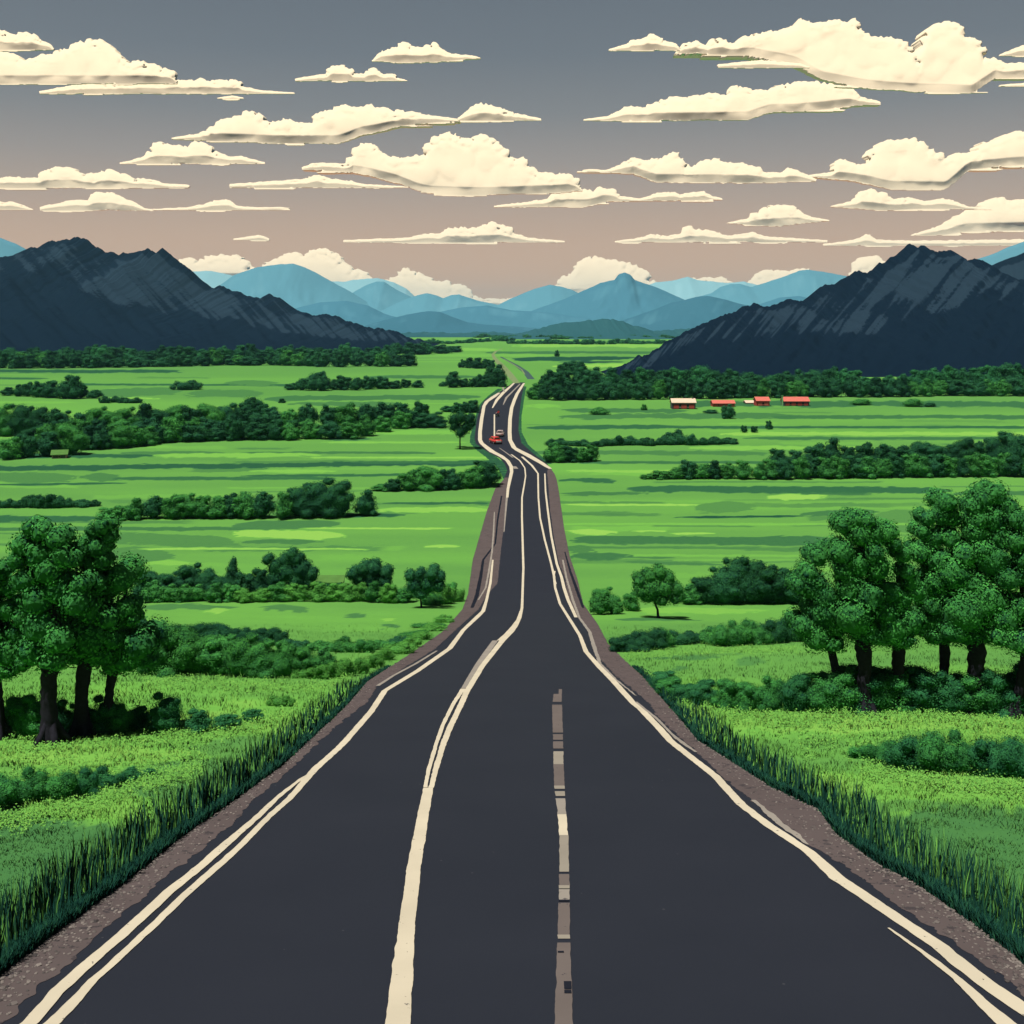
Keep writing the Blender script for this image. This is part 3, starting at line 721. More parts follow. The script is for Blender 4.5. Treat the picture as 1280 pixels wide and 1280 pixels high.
mountain('hill', [(625, 424), (650, 416), (680, 409), (700, 404), (725, 403), (748, 400), (765, 399), (780, 403), (800, 410), (830, 418), (860, 424)], 3400, 2900, 3800, M_B5, 33, streak=.8, amp=.07, jag=3.5, step=1.0, rows=30)
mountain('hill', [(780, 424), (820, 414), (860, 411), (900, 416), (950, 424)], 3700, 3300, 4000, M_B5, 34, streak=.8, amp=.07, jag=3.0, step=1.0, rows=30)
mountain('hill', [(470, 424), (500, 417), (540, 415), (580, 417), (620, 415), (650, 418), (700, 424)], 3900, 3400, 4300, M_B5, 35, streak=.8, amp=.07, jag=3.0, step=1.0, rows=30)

# ------------------------------------------------------------------ haze
def build_haze():
    m, t = mat_new('haze')
    out = t.nodes.new('ShaderNodeOutputMaterial')
    p = t.nodes.new('ShaderNodeVolumePrincipled')
    p.inputs['Color'].default_value = (.32, .72, .94, 1)
    p.inputs['Density'].default_value = HAZE
    t.links.new(p.outputs[0], out.inputs['Volume'])
    x0, x1, y0, y1, z0, z1 = -45000, 45000, -80, 26500, -9, 900
    V = [(x, y, z) for x in (x0, x1) for y in (y0, y1) for z in (z0, z1)]
    Fs = [(0, 1, 3, 2), (4, 6, 7, 5), (0, 4, 5, 1), (2, 3, 7, 6), (0, 2, 6, 4), (1, 5, 7, 3)]
    o = link('haze', poly_mesh('haze', V, Fs, m))
    o['kind'] = 'stuff'
HAZE = 3.0e-5
build_haze()

# ------------------------------------------------------------------ clouds: heaps of puffs with flat bases, one object each
def cloud_mat():
    m, t = mat_new('cloud')
    out = t.nodes.new('ShaderNodeOutputMaterial')
    g = t.nodes.new('ShaderNodeNewGeometry')
    # light scattered inside a cloud evens out its shading: lean the shading normal towards the sun
    vm = t.nodes.new('ShaderNodeVectorMath'); vm.operation = 'MULTIPLY_ADD'
    vm.inputs[1].default_value = (.16, .16, .16); vm.inputs[2].default_value = tuple(SUN_V * .86)
    t.links.new(g.outputs['Normal'], vm.inputs[0])
    nn = t.nodes.new('ShaderNodeVectorMath'); nn.operation = 'NORMALIZE'; t.links.new(vm.outputs[0], nn.inputs[0])
    d = t.nodes.new('ShaderNodeBsdfDiffuse'); d.inputs[0].default_value = CLOUD_COL
    sx = t.nodes.new('ShaderNodeSeparateXYZ'); t.links.new(g.outputs['Normal'], sx.inputs[0])
    mr = t.nodes.new('ShaderNodeMapRange'); mr.inputs['From Min'].default_value = -.45; mr.inputs['From Max'].default_value = -.05
    t.links.new(sx.outputs['Z'], mr.inputs['Value'])
    mv = t.nodes.new('ShaderNodeMix'); mv.data_type = 'VECTOR'
    t.links.new(mr.outputs[0], mv.inputs['Factor']); t.links.new(g.outputs['Normal'], mv.inputs[4]); t.links.new(nn.outputs[0], mv.inputs[5])
    t.links.new(mv.outputs[1], d.inputs['Normal'])
    t.links.new(d.outputs[0], out.inputs[0])
    return m
CLOUD_COL = (.73, .62, .455, 1)
M_CLOUD = cloud_mat()
def cloud(label, tops, base, alt=4200.0, zfix=None, seed=0, group=None):
    rng = np.random.default_rng(100 + seed)
    if not isinstance(base, list): base = [(tops[0][0], base), (tops[-1][0], base)]
    tx = np.array([p[0] for p in tops], float); ty = np.array([p[1] for p in tops], float)
    bx = np.array([p[0] for p in base], float); by = np.array([p[1] for p in base], float)
    bmean = float(by.max())
    Z0 = zfix or alt * F / (HY - bmean)
    k = Z0 / F
    # puffs along the outline and heaped inside it
    C = []
    x = tx[0]
    while x < tx[-1]:
        t = np.interp(x, tx, ty); b = np.interp(x, bx, by); h = max(b - t, .5)
        r = float(np.clip(h * .24, .7, 7.0)) * rng.uniform(.6, 1.2)
        C.append((x, t + r, r))
        if h > 16 and rng.random() < .8:
            rr = r * rng.uniform(1.1, 1.6)
            C.append((x + rng.normal(0, 3), t + rng.uniform(.3, .8) * (h - rr), rr))
        x += r * rng.uniform(.9, 1.35)
    C = np.array(C)
    g = .75
    gx = np.arange(tx[0] - 3, tx[-1] + 3, g); gy = np.arange(ty.min() - 4, bmean + 3, g)
    GX, GY = np.meshgrid(gx, gy)
    T = np.interp(GX, tx, ty); B = sum(np.interp(GX + o_, bx, by) for o_ in (-12, -8, -4, 0, 4, 8, 12)) / 7
    fill = np.minimum(GY - T - np.clip((B - T) * .20, 0, 5.0), 60.0) * .8
    d = fill
    for (cx, cy, r) in C:
        i0, i1 = np.searchsorted(gx, [cx - r * 2.2 - 2, cx + r * 2.2 + 2]); j0, j1 = np.searchsorted(gy, [cy - r * 2.2 - 2, cy + r * 2.2 + 2])
        sub = d[j0:j1, i0:i1]
        q = r - np.hypot(GX[j0:j1, i0:i1] - cx, GY[j0:j1, i0:i1] - cy)
        d[j0:j1, i0:i1] = np.maximum(sub, q)
    # relief: the puffs stand out of the body of the cloud
    rel = np.zeros_like(d)
    for (cx, cy, r) in C:
        R = r * 1.5
        i0, i1 = np.searchsorted(gx, [cx - R, cx + R]); j0, j1 = np.searchsorted(gy, [cy - R, cy + R])
        q = 1 - ((GX[j0:j1, i0:i1] - cx) ** 2 + (GY[j0:j1, i0:i1] - cy) ** 2) / (R * R)
        rel[j0:j1, i0:i1] = np.maximum(rel[j0:j1, i0:i1], R * .08 * min(1, r / 6) * np.sqrt(np.clip(q, 0, 1)))
    dtop = d.copy()
    hh = np.clip((B - T) / 20, .25, 1)
    d = np.minimum(d, (B - GY) + 1.6 * hh * (vnoise(GX / 22.0, GX * 0 + seed, seed) - .6) + 1.2 * hh * (vnoise(GX / 5.0, GY / 1.3, seed + 1) - .5))
    for _ in range(int((tx[-1] - tx[0]) / 38) + 1):     # broken streaks along the base
        cx = rng.uniform(tx[0] + 12, tx[-1] - 12); rx = rng.uniform(9, 30); ry = rng.uniform(.7, 1.7)
        cyy = np.interp(cx, bx, by) + rng.uniform(-3.5, 1.6)
        if cx - rx < tx[0] - 2 or cx + rx > tx[-1] + 2: continue
        q = (1 - np.sqrt(((GX - cx) / rx) ** 2 + ((GY - cyy) / ry) ** 2)) * ry * 1.5
        d = np.maximum(d, q); dtop = np.maximum(dtop, q)
    ends = np.minimum(GX - tx[0], tx[-1] - GX)
    d = np.minimum(d, ends * .35 + .2)
    nz = .8 * (fbm(GX / 4.0, GY / 2.2, seed + 3, 2) - .5)
    bl = 1 - np.abs(2 * vnoise(GX / 6.5, GY / 6.5, seed + 40) - 1); bl2 = 1 - np.abs(2 * vnoise(GX / 3.4, GY / 3.4, seed + 41) - 1)
    nz = nz + np.clip((B - T) / 22, 0, 1) * np.clip((B - GY) / 6, 0, 1) * (3.0 * (bl - .6) + 1.2 * (bl2 - .5))
    d = d + nz; dtop = dtop + nz
    Rm = 9.0
    th = np.sqrt(np.clip(1 - (1 - np.clip(dtop, 0, Rm) / Rm) ** 2, 0, 1)) * Rm * .6
    # slide outside vertices back onto the edge
    dy_, dx_ = np.gradient(d, g)
    gn = np.maximum(dx_ ** 2 + dy_ ** 2, .05)
    out = np.clip(-d, 0, 1.0)
    PXX = GX + out * dx_ / gn; PYY = GY + out * dy_ / gn
    relf = rel * np.clip(dtop / 2.5, 0, 1)
    big = 4 * (fbm(GX / 45, GY / 30, seed + 8, 2) - .5) * np.clip(dtop / 9, 0, 1)
    def blur(a):
        for _ in range(3):
            p = np.pad(a, 2, mode='edge')
            a = sum(p[i:i + a.shape[0], 2:-2] for i in range(5)) / 5
            p = np.pad(a, 2, mode='edge')
            a = sum(p[2:-2, i:i + a.shape[1]] for i in range(5)) / 5
        return a
    wb = np.clip(dtop / 3, 0, 1)
    th = th * (1 - wb) + blur(th) * wb
    relf = blur(relf)
    flat_ = np.clip((B - GY) / 10, 0, 1); relf = relf * flat_
    th = np.minimum(th, 1.8 + .33 * np.maximum(B - GY, 0))
    lean = (bmean - GY) * .42
    front = -(th + relf + big * flat_) + lean
    back = th * 1.4 + relf + lean
    up = (HY - PYY)
    pers_f, pers_b = 1 + front / F, 1 + back / F
    ins = d > 0
    cell = ins[:-1, :-1] | ins[1:, :-1] | ins[:-1, 1:] | ins[1:, 1:]
    H, W = d.shape
    idx = np.arange(H * W).reshape(H, W)
    jj, ii = np.nonzero(cell)
    q = np.stack([idx[jj, ii], idx[jj + 1, ii], idx[jj + 1, ii + 1], idx[jj, ii + 1]], 1)
    vf = np.stack([(PXX - 640) * k * pers_f, front * k, up * k * pers_f], -1).reshape(-1, 3)
    vb = np.stack([(PXX - 640) * k, back * k, up * k], -1).reshape(-1, 3)
    used = np.unique(q); mp = np.full(H * W, -1); mp[used] = np.arange(len(used))
    V = np.concatenate([vf[used], vb[used]]); qq = mp[q]; nu = len(used)
    # close the rim
    Fa = [qq, qq[:, ::-1] + nu]
    from_e = np.concatenate([qq[:, [0, 1]], qq[:, [1, 2]], qq[:, [2, 3]], qq[:, [3, 0]]])
    key = np.minimum(from_e[:, 0], from_e[:, 1]) * nu + np.maximum(from_e[:, 0], from_e[:, 1])
    _, ix, cnt = np.unique(key, return_index=True, return_counts=True)
    e = from_e[ix[cnt == 1]]
    Fa.append(np.stack([e[:, 1], e[:, 0], e[:, 0] + nu, e[:, 1] + nu], 1))
    me = mesh_np('cloud', V, Fa, [M_CLOUD], True)
    o = link('cloud', me, (0, Z0, CAMZ))
    tag(o, label, 'cloud', group or 'flat-based cream clouds')
CL = [
 ('big cream cloud at the far left of the sky, high above the dark mountain', [(-60, 70), (0, 65), (18, 68), (27, 76), (40, 72), (55, 68), (70, 64), (85, 60), (97, 53), (110, 49), (125, 50), (137, 58), (148, 70), (160, 78), (175, 76), (190, 78), (203, 84), (215, 90), (220, 99)], 105),
 ('long flat cloud streak just under the big top left cloud', [(50, 114), (80, 108), (110, 104), (150, 103), (200, 102), (215, 101), (250, 101), (280, 100), (300, 102), (303, 108), (330, 113), (368, 115.5)], 117.5),
 ('tiny cloud sliver below the top left streak', [(272, 122), (290, 119.5), (304, 121.5)], 123.5),
 ('small puffy cloud in the top left corner of the sky', [(-40, 40), (0, 36), (10, 42), (20, 44), (28, 39), (40, 42), (50, 49), (62, 55), (66, 60)], 62.5),
 ('small two-humped cloud in the upper middle left', [(369, 98), (395, 94), (408, 92), (413, 82), (425, 81), (438, 84), (441, 92), (455, 92), (462, 85), (470, 86), (478, 92), (494, 92), (496, 97), (509, 100)], 101.5),
 ('small rounded cloud at the top middle with a little knob', [(466, 75), (475, 65), (495, 58), (507, 52), (515, 56), (530, 60), (537, 54), (543, 52), (550, 60), (560, 66), (575, 68), (590, 69), (600, 72)], [(466, 76), (500, 79), (530, 79), (600, 73)]),
 ('long heaped cloud left of the middle, rising to the right', [(215, 172), (250, 166), (265, 160), (275, 150), (290, 148), (300, 142), (312, 138), (322, 142), (330, 150), (340, 156), (365, 152), (390, 155), (392, 145), (405, 138), (425, 132), (435, 131), (445, 136), (460, 130), (475, 136), (490, 138), (510, 140), (540, 144), (575, 149)], [(215, 174), (260, 176.5), (330, 179), (428, 180), (445, 170), (480, 164), (500, 158), (545, 153), (575, 152)]),
 ('small low cloud at the right end of the long heaped cloud', [(572, 148), (585, 138), (597, 130), (605, 129), (620, 134), (640, 140), (660, 145), (676, 148)], 151),
 ('small cloud with twin domes left of the big centre cloud', [(150, 203), (165, 200), (180, 195), (190, 184), (205, 180), (215, 180), (225, 188), (235, 183), (245, 178), (258, 180), (270, 190), (285, 195), (300, 195), (320, 200), (331, 202.5)], 205),
 ('cloud with two low humps at the left edge above the peak', [(-50, 226), (0, 222), (10, 220), (30, 222), (50, 222), (60, 212), (75, 208), (88, 210), (100, 218), (118, 222), (125, 214), (138, 212), (150, 216), (165, 222), (190, 224), (205, 229), (235, 231)], 235.5),
 ('low cloud with jagged top directly above the left peak', [(50, 259), (70, 254), (90, 250), (110, 250), (120, 243), (135, 240), (145, 244), (160, 250), (170, 254), (180, 260), (190, 261)], 263.5),
 ('thin low streak cloud right of the jagged one above the left peak', [(192, 261), (235, 259), (255, 255), (270, 250), (285, 250), (295, 257), (330, 260), (362, 261)], 263),
 ('scrap of low cloud at the left edge of the sky', [(-40, 254), (0, 252), (15, 252), (30, 257), (40, 261)], 262.5),
 ('biggest central cloud with three domed towers', [(378, 209), (390, 204), (410, 203), (430, 205), (440, 200), (442, 185), (452, 180), (465, 180), (475, 190), (490, 198), (510, 196), (530, 193), (535, 180), (545, 170), (560, 165), (575, 170), (582, 176), (595, 168), (610, 167), (620, 178), (635, 190), (640, 200), (655, 197), (665, 212), (690, 218), (710, 218), (722, 228), (727, 236)], [(378, 212), (430, 215), (470, 222), (500, 230), (530, 243), (600, 245), (680, 242), (727, 239)]),
 ('thin streak cloud under the left end of the central cloud', [(288, 230), (330, 227), (360, 225), (385, 222), (395, 218), (410, 223), (440, 226), (455, 230), (510, 233)], 235),
 ('long low cloud trailing right beneath the central cloud', [(618, 257), (660, 252), (685, 248), (700, 236), (720, 235), (735, 238), (750, 236), (765, 235), (775, 245), (800, 248), (825, 240), (840, 239), (850, 243), (870, 240), (880, 239), (890, 245), (903, 248)], [(618, 259), (738, 259.5), (745, 253), (903, 250)]),
 ('thin wide cloud low over the blue mountains, left of the road', [(430, 300), (480, 298), (510, 297), (530, 292), (550, 292), (560, 285), (575, 284), (590, 286), (605, 281), (625, 280), (640, 290), (660, 297), (705, 301)], 303.5),
 ('tiny flat cloud fleck between left peak and blue mountains', [(293, 298), (310, 295.5), (325, 293.5), (336, 298)], 300.5),
 ('small separate cloud left of the great top right cloud', [(762, 61), (785, 55), (790, 49), (805, 50), (813, 43), (820, 44), (830, 50), (845, 55), (850, 61)], 63.5),
 ('great towering cloud filling the top right of the sky', [(845, 65), (855, 54), (870, 51), (885, 58), (890, 50), (900, 47), (915, 55), (925, 50), (935, 45), (950, 42), (965, 38), (975, 36), (985, 35), (992, 33), (994, 26), (1003, 23), (1015, 30), (1030, 27), (1043, 24), (1060, 28), (1070, 23), (1073, 35), (1085, 42), (1100, 46), (1115, 47), (1130, 52), (1140, 60), (1147, 76), (1150, 78), (1153, 52), (1160, 38), (1170, 30), (1182, 26), (1195, 28), (1205, 38), (1207, 46), (1220, 48), (1228, 58), (1230, 72), (1245, 73), (1255, 80), (1280, 78), (1340, 82)], [(845, 67), (940, 70), (1000, 82), (1020, 98), (1080, 110), (1140, 115), (1226, 117), (1232, 99), (1280, 97), (1340, 97)]),
 ('sloping cloud bank beneath the great top right cloud', [(730, 149), (760, 145), (775, 138), (790, 133), (810, 135), (820, 128), (840, 121), (860, 122), (885, 117), (910, 118), (915, 108), (930, 107), (945, 112), (960, 112), (980, 105), (1000, 102), (1020, 102), (1060, 108), (1075, 120), (1100, 127)], [(730, 150.5), (760, 152), (945, 150), (952, 141), (1000, 140), (1030, 137), (1075, 132), (1100, 131)]),
 ('slim streak cloud tucked under the great cloud on its left', [(898, 80.5), (930, 77), (950, 75), (1000, 79), (1012, 84)], 85),
 ('small cloud scrap at the right edge beside the great cloud', [(1250, 68), (1262, 63), (1275, 57), (1300, 58), (1330, 66)], 70),
 ('short sliver of cloud at the right edge under the great cloud', [(1250, 106), (1265, 104.5), (1300, 103), (1330, 106)], 108),
 ('wide cloud with a blunt knob right of the central cloud', [(722, 214), (760, 212), (777, 205), (790, 197), (805, 200), (825, 198), (835, 195), (843, 190), (850, 191), (853, 205), (865, 208), (880, 200), (895, 198), (905, 204), (925, 203), (940, 208), (955, 215), (980, 215), (985, 210), (1000, 214), (1020, 224)], [(722, 215.5), (804, 217), (808, 228), (960, 229), (1020, 227)]),
 ('tall square-shouldered cloud at right, above the right peak', [(1010, 219), (1040, 215), (1045, 205), (1055, 200), (1070, 205), (1086, 205), (1089, 188), (1100, 182), (1108, 175), (1120, 176), (1140, 172), (1152, 175), (1155, 185), (1172, 188), (1180, 198), (1192, 195), (1210, 190), (1225, 188), (1230, 178), (1245, 176), (1260, 168), (1270, 163), (1280, 164), (1340, 175)], [(1010, 221), (1080, 228), (1110, 237), (1192, 238), (1202, 213), (1280, 206), (1340, 206)]),
 ('ragged small cloud below the square-shouldered cloud', [(1040, 257), (1070, 250), (1075, 240), (1090, 236), (1100, 244), (1120, 248), (1140, 247), (1155, 252), (1175, 248), (1190, 250), (1210, 258), (1240, 261)], [(1040, 258.5), (1100, 264), (1150, 261), (1240, 262.5)]),
 ('stepped cloud low at the right edge of the sky', [(1140, 293), (1170, 284), (1190, 275), (1200, 268), (1215, 262), (1228, 262), (1235, 252), (1250, 246), (1265, 252), (1280, 248), (1340, 255)], [(1140, 295), (1180, 294.5), (1200, 290), (1340, 287)]),
 ('small arrowhead cloud left of the right peak', [(910, 278), (935, 273), (945, 268), (960, 262), (965, 257), (980, 257), (990, 258), (1000, 265), (1015, 271), (1036, 275)], [(910, 279), (970, 284), (1036, 276)]),
 ('thin bumpy cloud low between the blue mountains and the right peak', [(770, 301), (800, 297), (815, 292), (835, 295), (850, 292), (865, 286), (880, 287), (895, 290), (910, 295), (925, 292), (940, 290), (955, 295), (1000, 298), (1034, 300)], 303),
 ('thin level cloud just behind the top of the right peak', [(1030, 305), (1060, 301), (1075, 297), (1085, 293), (1095, 299), (1140, 301), (1200, 300), (1280, 299), (1340, 300)], 307.5),
]
for i, (lb, tops, base) in enumerate(CL):
    cloud(lb, tops, base, seed=i)
HC = [
 ('cloud bank on the horizon against the left dark mountain slope', [(215, 345), (222, 327), (235, 320), (245, 328), (258, 320), (275, 318), (292, 318), (305, 325), (314, 334), (322, 346)], 352),
 ('tall horizon cloud rising behind the left blue peak', [(322, 345), (332, 330), (340, 325), (358, 318), (370, 315), (378, 320), (390, 312), (405, 311), (420, 318), (430, 330), (442, 336), (455, 338), (464, 352)], 366),
 ('sloping horizon cloud left of the gap in the mountains', [(480, 356), (487, 348), (495, 345), (505, 335), (515, 338), (530, 345), (545, 352), (560, 354), (580, 357), (590, 368), (602, 373), (650, 373)], 384),
 ('tall horizon cloud behind the central blue peak', [(694, 362), (699, 350), (705, 345), (718, 341), (722, 330), (735, 321), (750, 320), (760, 325), (775, 325), (795, 332), (805, 338), (815, 350), (822, 360)], 372),
 ('low horizon cloud over the blue saddle on the right', [(930, 362), (940, 350), (950, 342), (960, 338), (975, 337), (985, 343), (995, 336), (1008, 335), (1018, 345), (1024, 358)], 366),
 ('round horizon cloud against the right dark mountain', [(1060, 350), (1066, 338), (1075, 328), (1090, 322), (1105, 325), (1112, 335), (1120, 345)], 352),
 ('faint low horizon cloud between the right blue peaks', [(862, 355), (868, 349), (880, 347), (892, 349), (900, 346), (912, 351), (920, 360)], 366),
]
for i, (lb, tops, base) in enumerate(HC):
    cloud(lb, tops, base, zfix=42000 + 600 * i, seed=60 + i, group='clouds on the horizon')

# ------------------------------------------------------------------ plants
M_LEAF_NEAR = foliage('leaves_near', (.004, .032, .027), (.086, .375, .072), .08, .08)
M_LEAF_BUSH = foliage('leaves_bush', (.010, .060, .030), (.080, .320, .058), .08, .18)
M_LEAF_DARK = foliage('leaves_dark', (.005, .028, .028), (.036, .155, .048), .08, .22)
M_LEAF_LIGHT = foliage('leaves_light', (.035, .145, .036), (.120, .37, .058), .10, .15)
M_LEAF_TEAL = foliage('leaves_teal', (.006, .038, .032), (.050, .235, .066), .08, .12)
M_BARK = plain('bark', (.020, .019, .028), .95, nscale=9, namp=.5, bump=.5, spec=.05)

# shared bush meshes: unit size (width 1, height 1, standing on z = 0)
def bush_template(seed, leaf, dens, mat, kind='round'):
    r = np.random.default_rng(seed)
    puffs = []
    if kind == 'round':
        puffs.append((0, 0, .36, .38, .36, .36))
        puffs.append((r.uniform(-.08, .08), 0, .58, .27, .26, .28))
        for _ in range(13):
            a = r.uniform(0, 2 * math.pi); z = r.uniform(.14, .86); rr = r.uniform(.7, 1.05) * .36 * math.sqrt(max(.05, 1 - z ** 2 * 1.05))
            s = r.uniform(.10, .19) * (1.15 - .35 * z)
            puffs.append((math.cos(a) * rr, math.sin(a) * rr, z, s, s, s * .85))
    elif kind == 'low':
        for _ in range(11):
            x = r.uniform(-.42, .42); y = r.uniform(-.22, .22); s = r.uniform(.12, .2)
            z = r.uniform(.12, .74 - abs(x) * .6)
            puffs.append((x, y, z, s, s, s * 1.35))
        puffs.append((0, 0, .30, .42, .32, .36))
    elif kind == 'tall':
        for k in range(9):
            z = .14 + .09 * k; w = .42 * (1 - (k / 9.5) ** 1.5) + .08
            puffs.append((r.uniform(-.06, .06), r.uniform(-.06, .06), z, w, w, .14))
    return crown_mesh('bush_leaves', puffs, leaf, dens, mat, r, corelev=1 if leaf > .06 else 2, jit=.24, fuzz=.08)
TPL = {}
def tpl(kind, mat, lod):
    """six variants of each plant, in three leaf sizes"""
    key = (kind, mat.name, lod)
    if key not in TPL:
        leaf, dens, nv = {0: (.026, 1.5, 4), 1: (.05, 1.6, 5), 2: (.10, 1.7, 7)}[lod]
        TPL[key] = [bush_template(hash((kind, mat.name, lod, i)) % 10000 if False else 50 + i * 7 + lod * 31 + len(kind), leaf, dens, mat, kind) for i in range(nv)]
    return TPL[key]
def place_bush(px, base_y, w, h, mat, kind='round', name='bush', label='', cat='bush', group=None, sunk=.06):
    """px, base_y, w, h in photo pixels"""
    X, Z, z = ground(px, base_y)
    k = Z / F
    wpx = w
    lod = 0 if w > 44 else (1 if w > 17 else 2)
    me = random.choice(tpl(kind, mat, lod))
    s = (w * k, w * k * random.uniform(.85, 1.05), h * k)
    if 480 < base_y < 1250:                         # keep off the road
        rl, rr = road_x(Z); half = s[0] * .34
        if rl - half < X < (rl + rr) / 2: X = rl - half
        elif (rl + rr) / 2 <= X < rr + half: X = rr + half
    o = link(name, me, (X, Z + s[1] * .35, float(bump_at(np.array(X), np.array(Z + s[1] * .35))) - h * k * sunk), rot=random.choice([0, math.pi]) + random.uniform(-.5, .5), scale=s)
    tag(o, label, cat, group)
    return o

MATS = {'n': M_LEAF_NEAR, 'b': M_LEAF_BUSH, 'd': M_LEAF_DARK, 'l': M_LEAF_LIGHT, 't': M_LEAF_TEAL}
def row(where, group, pts, step, mat, kind='round', wf=1.35, name='bush', cat='bush', jit=.25, adj='', hj=.14):
    """a hedge or tree line. pts: (x, base y, top y). One object per plant, labelled by its order from the left."""
    xs = np.array([p[0] for p in pts], float)
    x = xs[0]; items = []
    while x <= xs[-1]:
        b = np.interp(x, xs, [p[1] for p in pts]); t = np.interp(x, xs, [p[2] for p in pts])
        items.append((x, b, b - t))
        x += step * random.uniform(1 - jit, 1 + jit)
    i = 0
    for (x, b, h) in items:
        vis = 0
        mt = MATS[random.choice(mat)]
        place_bush(x + random.uniform(-1, 1), b + random.uniform(-.8, .3), max(step * wf, h * 1.0 if kind == 'round' else 0) * random.uniform(1.0, 1.5), h * 1.13 * random.uniform(1 - hj, 1 + hj * .8), mt, kind,
                   name, '%s %s from the left in %s' % (ordinal(i), adj or cat, where), cat, group)
        i += 1
def spots(prefix, group, lst, mat, kind='round', name='bush', cat='bush'):
    """lst: (x, base y, top y, width, label)"""
    for (x, b, t, w, lb) in lst:
        place_bush(x, b, w, b - t, MATS[random.choice(mat)], kind, name, lb, cat, group)

# --- far left, below the dark mountain
row('the back tree line under the left dark mountain', 'trees under the left mountain', [(-30, 451, 436), (200, 451, 434), (400, 450, 433), (520, 444, 430), (575, 441, 432)], 12, wf=1.7, jit=.4, hj=.3, mat='dt', name='far_tree', cat='tree')
row('the front tree line under the left dark mountain', 'trees under the left mountain', [(-30, 461, 441), (60, 461, 440), (200, 459, 442), (300, 457, 440), (420, 459, 440), (522, 458, 440)], 13, wf=1.7, jit=.4, hj=.25, mat='ddb', name='far_tree', cat='tree')
row('the far scattered clump at the left edge', 'far clumps on the left', [(6, 495, 483), (40, 497, 478), (70, 499, 472), (88, 499, 470), (105, 498, 484), (124, 499, 486)], 13, 'd', name='far_tree', cat='tree')
row('the low shrub trail right of the left edge clump', 'far clumps on the left', [(130, 504, 493), (150, 504, 494), (176, 505, 498)], 11, 'd', kind='low')
spots('', 'far clumps on the left', [(228, 488, 471, 38, 'lone broad dark bush in the far left fields')], 'd', 'low')
row('the far clump left of the upper road', 'far clumps on the left', [(362, 488, 480), (385, 489, 466), (400, 490, 464), (420, 487, 474), (434, 489, 463), (450, 489, 478), (462, 487, 468), (490, 486, 475), (522, 485, 476)], 13, 'd', name='far_tree', cat='tree')
row('the clump beside the upper left road bend', 'far clumps on the left', [(555, 484, 478), (566, 485, 465), (580, 484, 474), (600, 485, 467), (612, 484, 461), (622, 484, 455)], 11, 'd', name='far_tree', cat='tree')
row('the small hedge near the top of the road', 'far clumps on the left', [(578, 460, 448), (600, 461, 446), (622, 460, 450)], 9, 'd', name='far_tree', cat='tree')
spots('', 'far clumps on the left', [(636, 484, 474, 14, 'dark bush left of the very top of the road'),
      (352, 504, 497, 12, 'tiny round bush alone in the left fields')], 'd')
row('the hazy line of trees below the blue hills', 'hazy trees at the valley end', [(640, 430, 424), (720, 431, 423), (800, 430, 424), (880, 429, 424)], 9, 'tt', kind='low', name='far_tree', cat='tree', jit=.4, hj=.3)
row('the hazy tree line at the left valley end', 'hazy trees at the valley end', [(500, 431, 425), (560, 430, 424), (640, 426, 420)], 9, 'tt', kind='low', name='far_tree', cat='tree', jit=.4, hj=.3)
row('the upper hazy tree line of the far valley', 'hazy trees at the valley end', [(600, 422, 417), (700, 424, 418), (780, 423, 418), (860, 424, 419)], 8, 'tt', kind='low', name='far_tree', cat='tree', jit=.5, hj=.3)
# --- big left wood
row('the back row of the big left wood', 'trees of the big left wood', [(-30, 546, 506), (20, 546, 505), (60, 545, 516), (110, 546, 512), (160, 545, 506), (190, 544, 507), (240, 542, 503), (290, 538, 508), (330, 532, 512), (380, 534, 508), (430, 534, 501), (480, 532, 500), (540, 530, 504)], 21, 'ddb', name='round_tree', cat='tree')
row('the middle row of the big left wood', 'trees of the big left wood', [(30, 562, 530), (110, 562, 524), (180, 556, 522), (260, 551, 520), (330, 550, 524), (400, 549, 522)], 22, 'ddb', name='round_tree', cat='tree')
row('the front row of the big left wood', 'trees of the big left wood', [(-20, 574, 545), (12, 575, 548), (45, 572, 540), (82, 570, 532), (105, 563, 533), (150, 562, 530), (185, 557, 532), (215, 553, 530), (260, 553, 530), (300, 551, 524), (350, 551, 525), (400, 550, 527), (450, 549, 524), (466, 542, 520), (500, 537, 514), (545, 535, 512)], 22, 'bbd', name='round_tree', cat='tree')
row('the dark clump behind the big left wood', 'trees of the big left wood', [(298, 520, 507), (312, 521, 494), (324, 521, 500)], 11, 'd', name='round_tree', cat='tree')
row('the dark clump beside the road above the heart-shaped tree', 'trees of the big left wood', [(560, 516, 508), (580, 517, 499), (600, 516, 501), (612, 516, 504)], 12, 'd', name='round_tree', cat='tree')
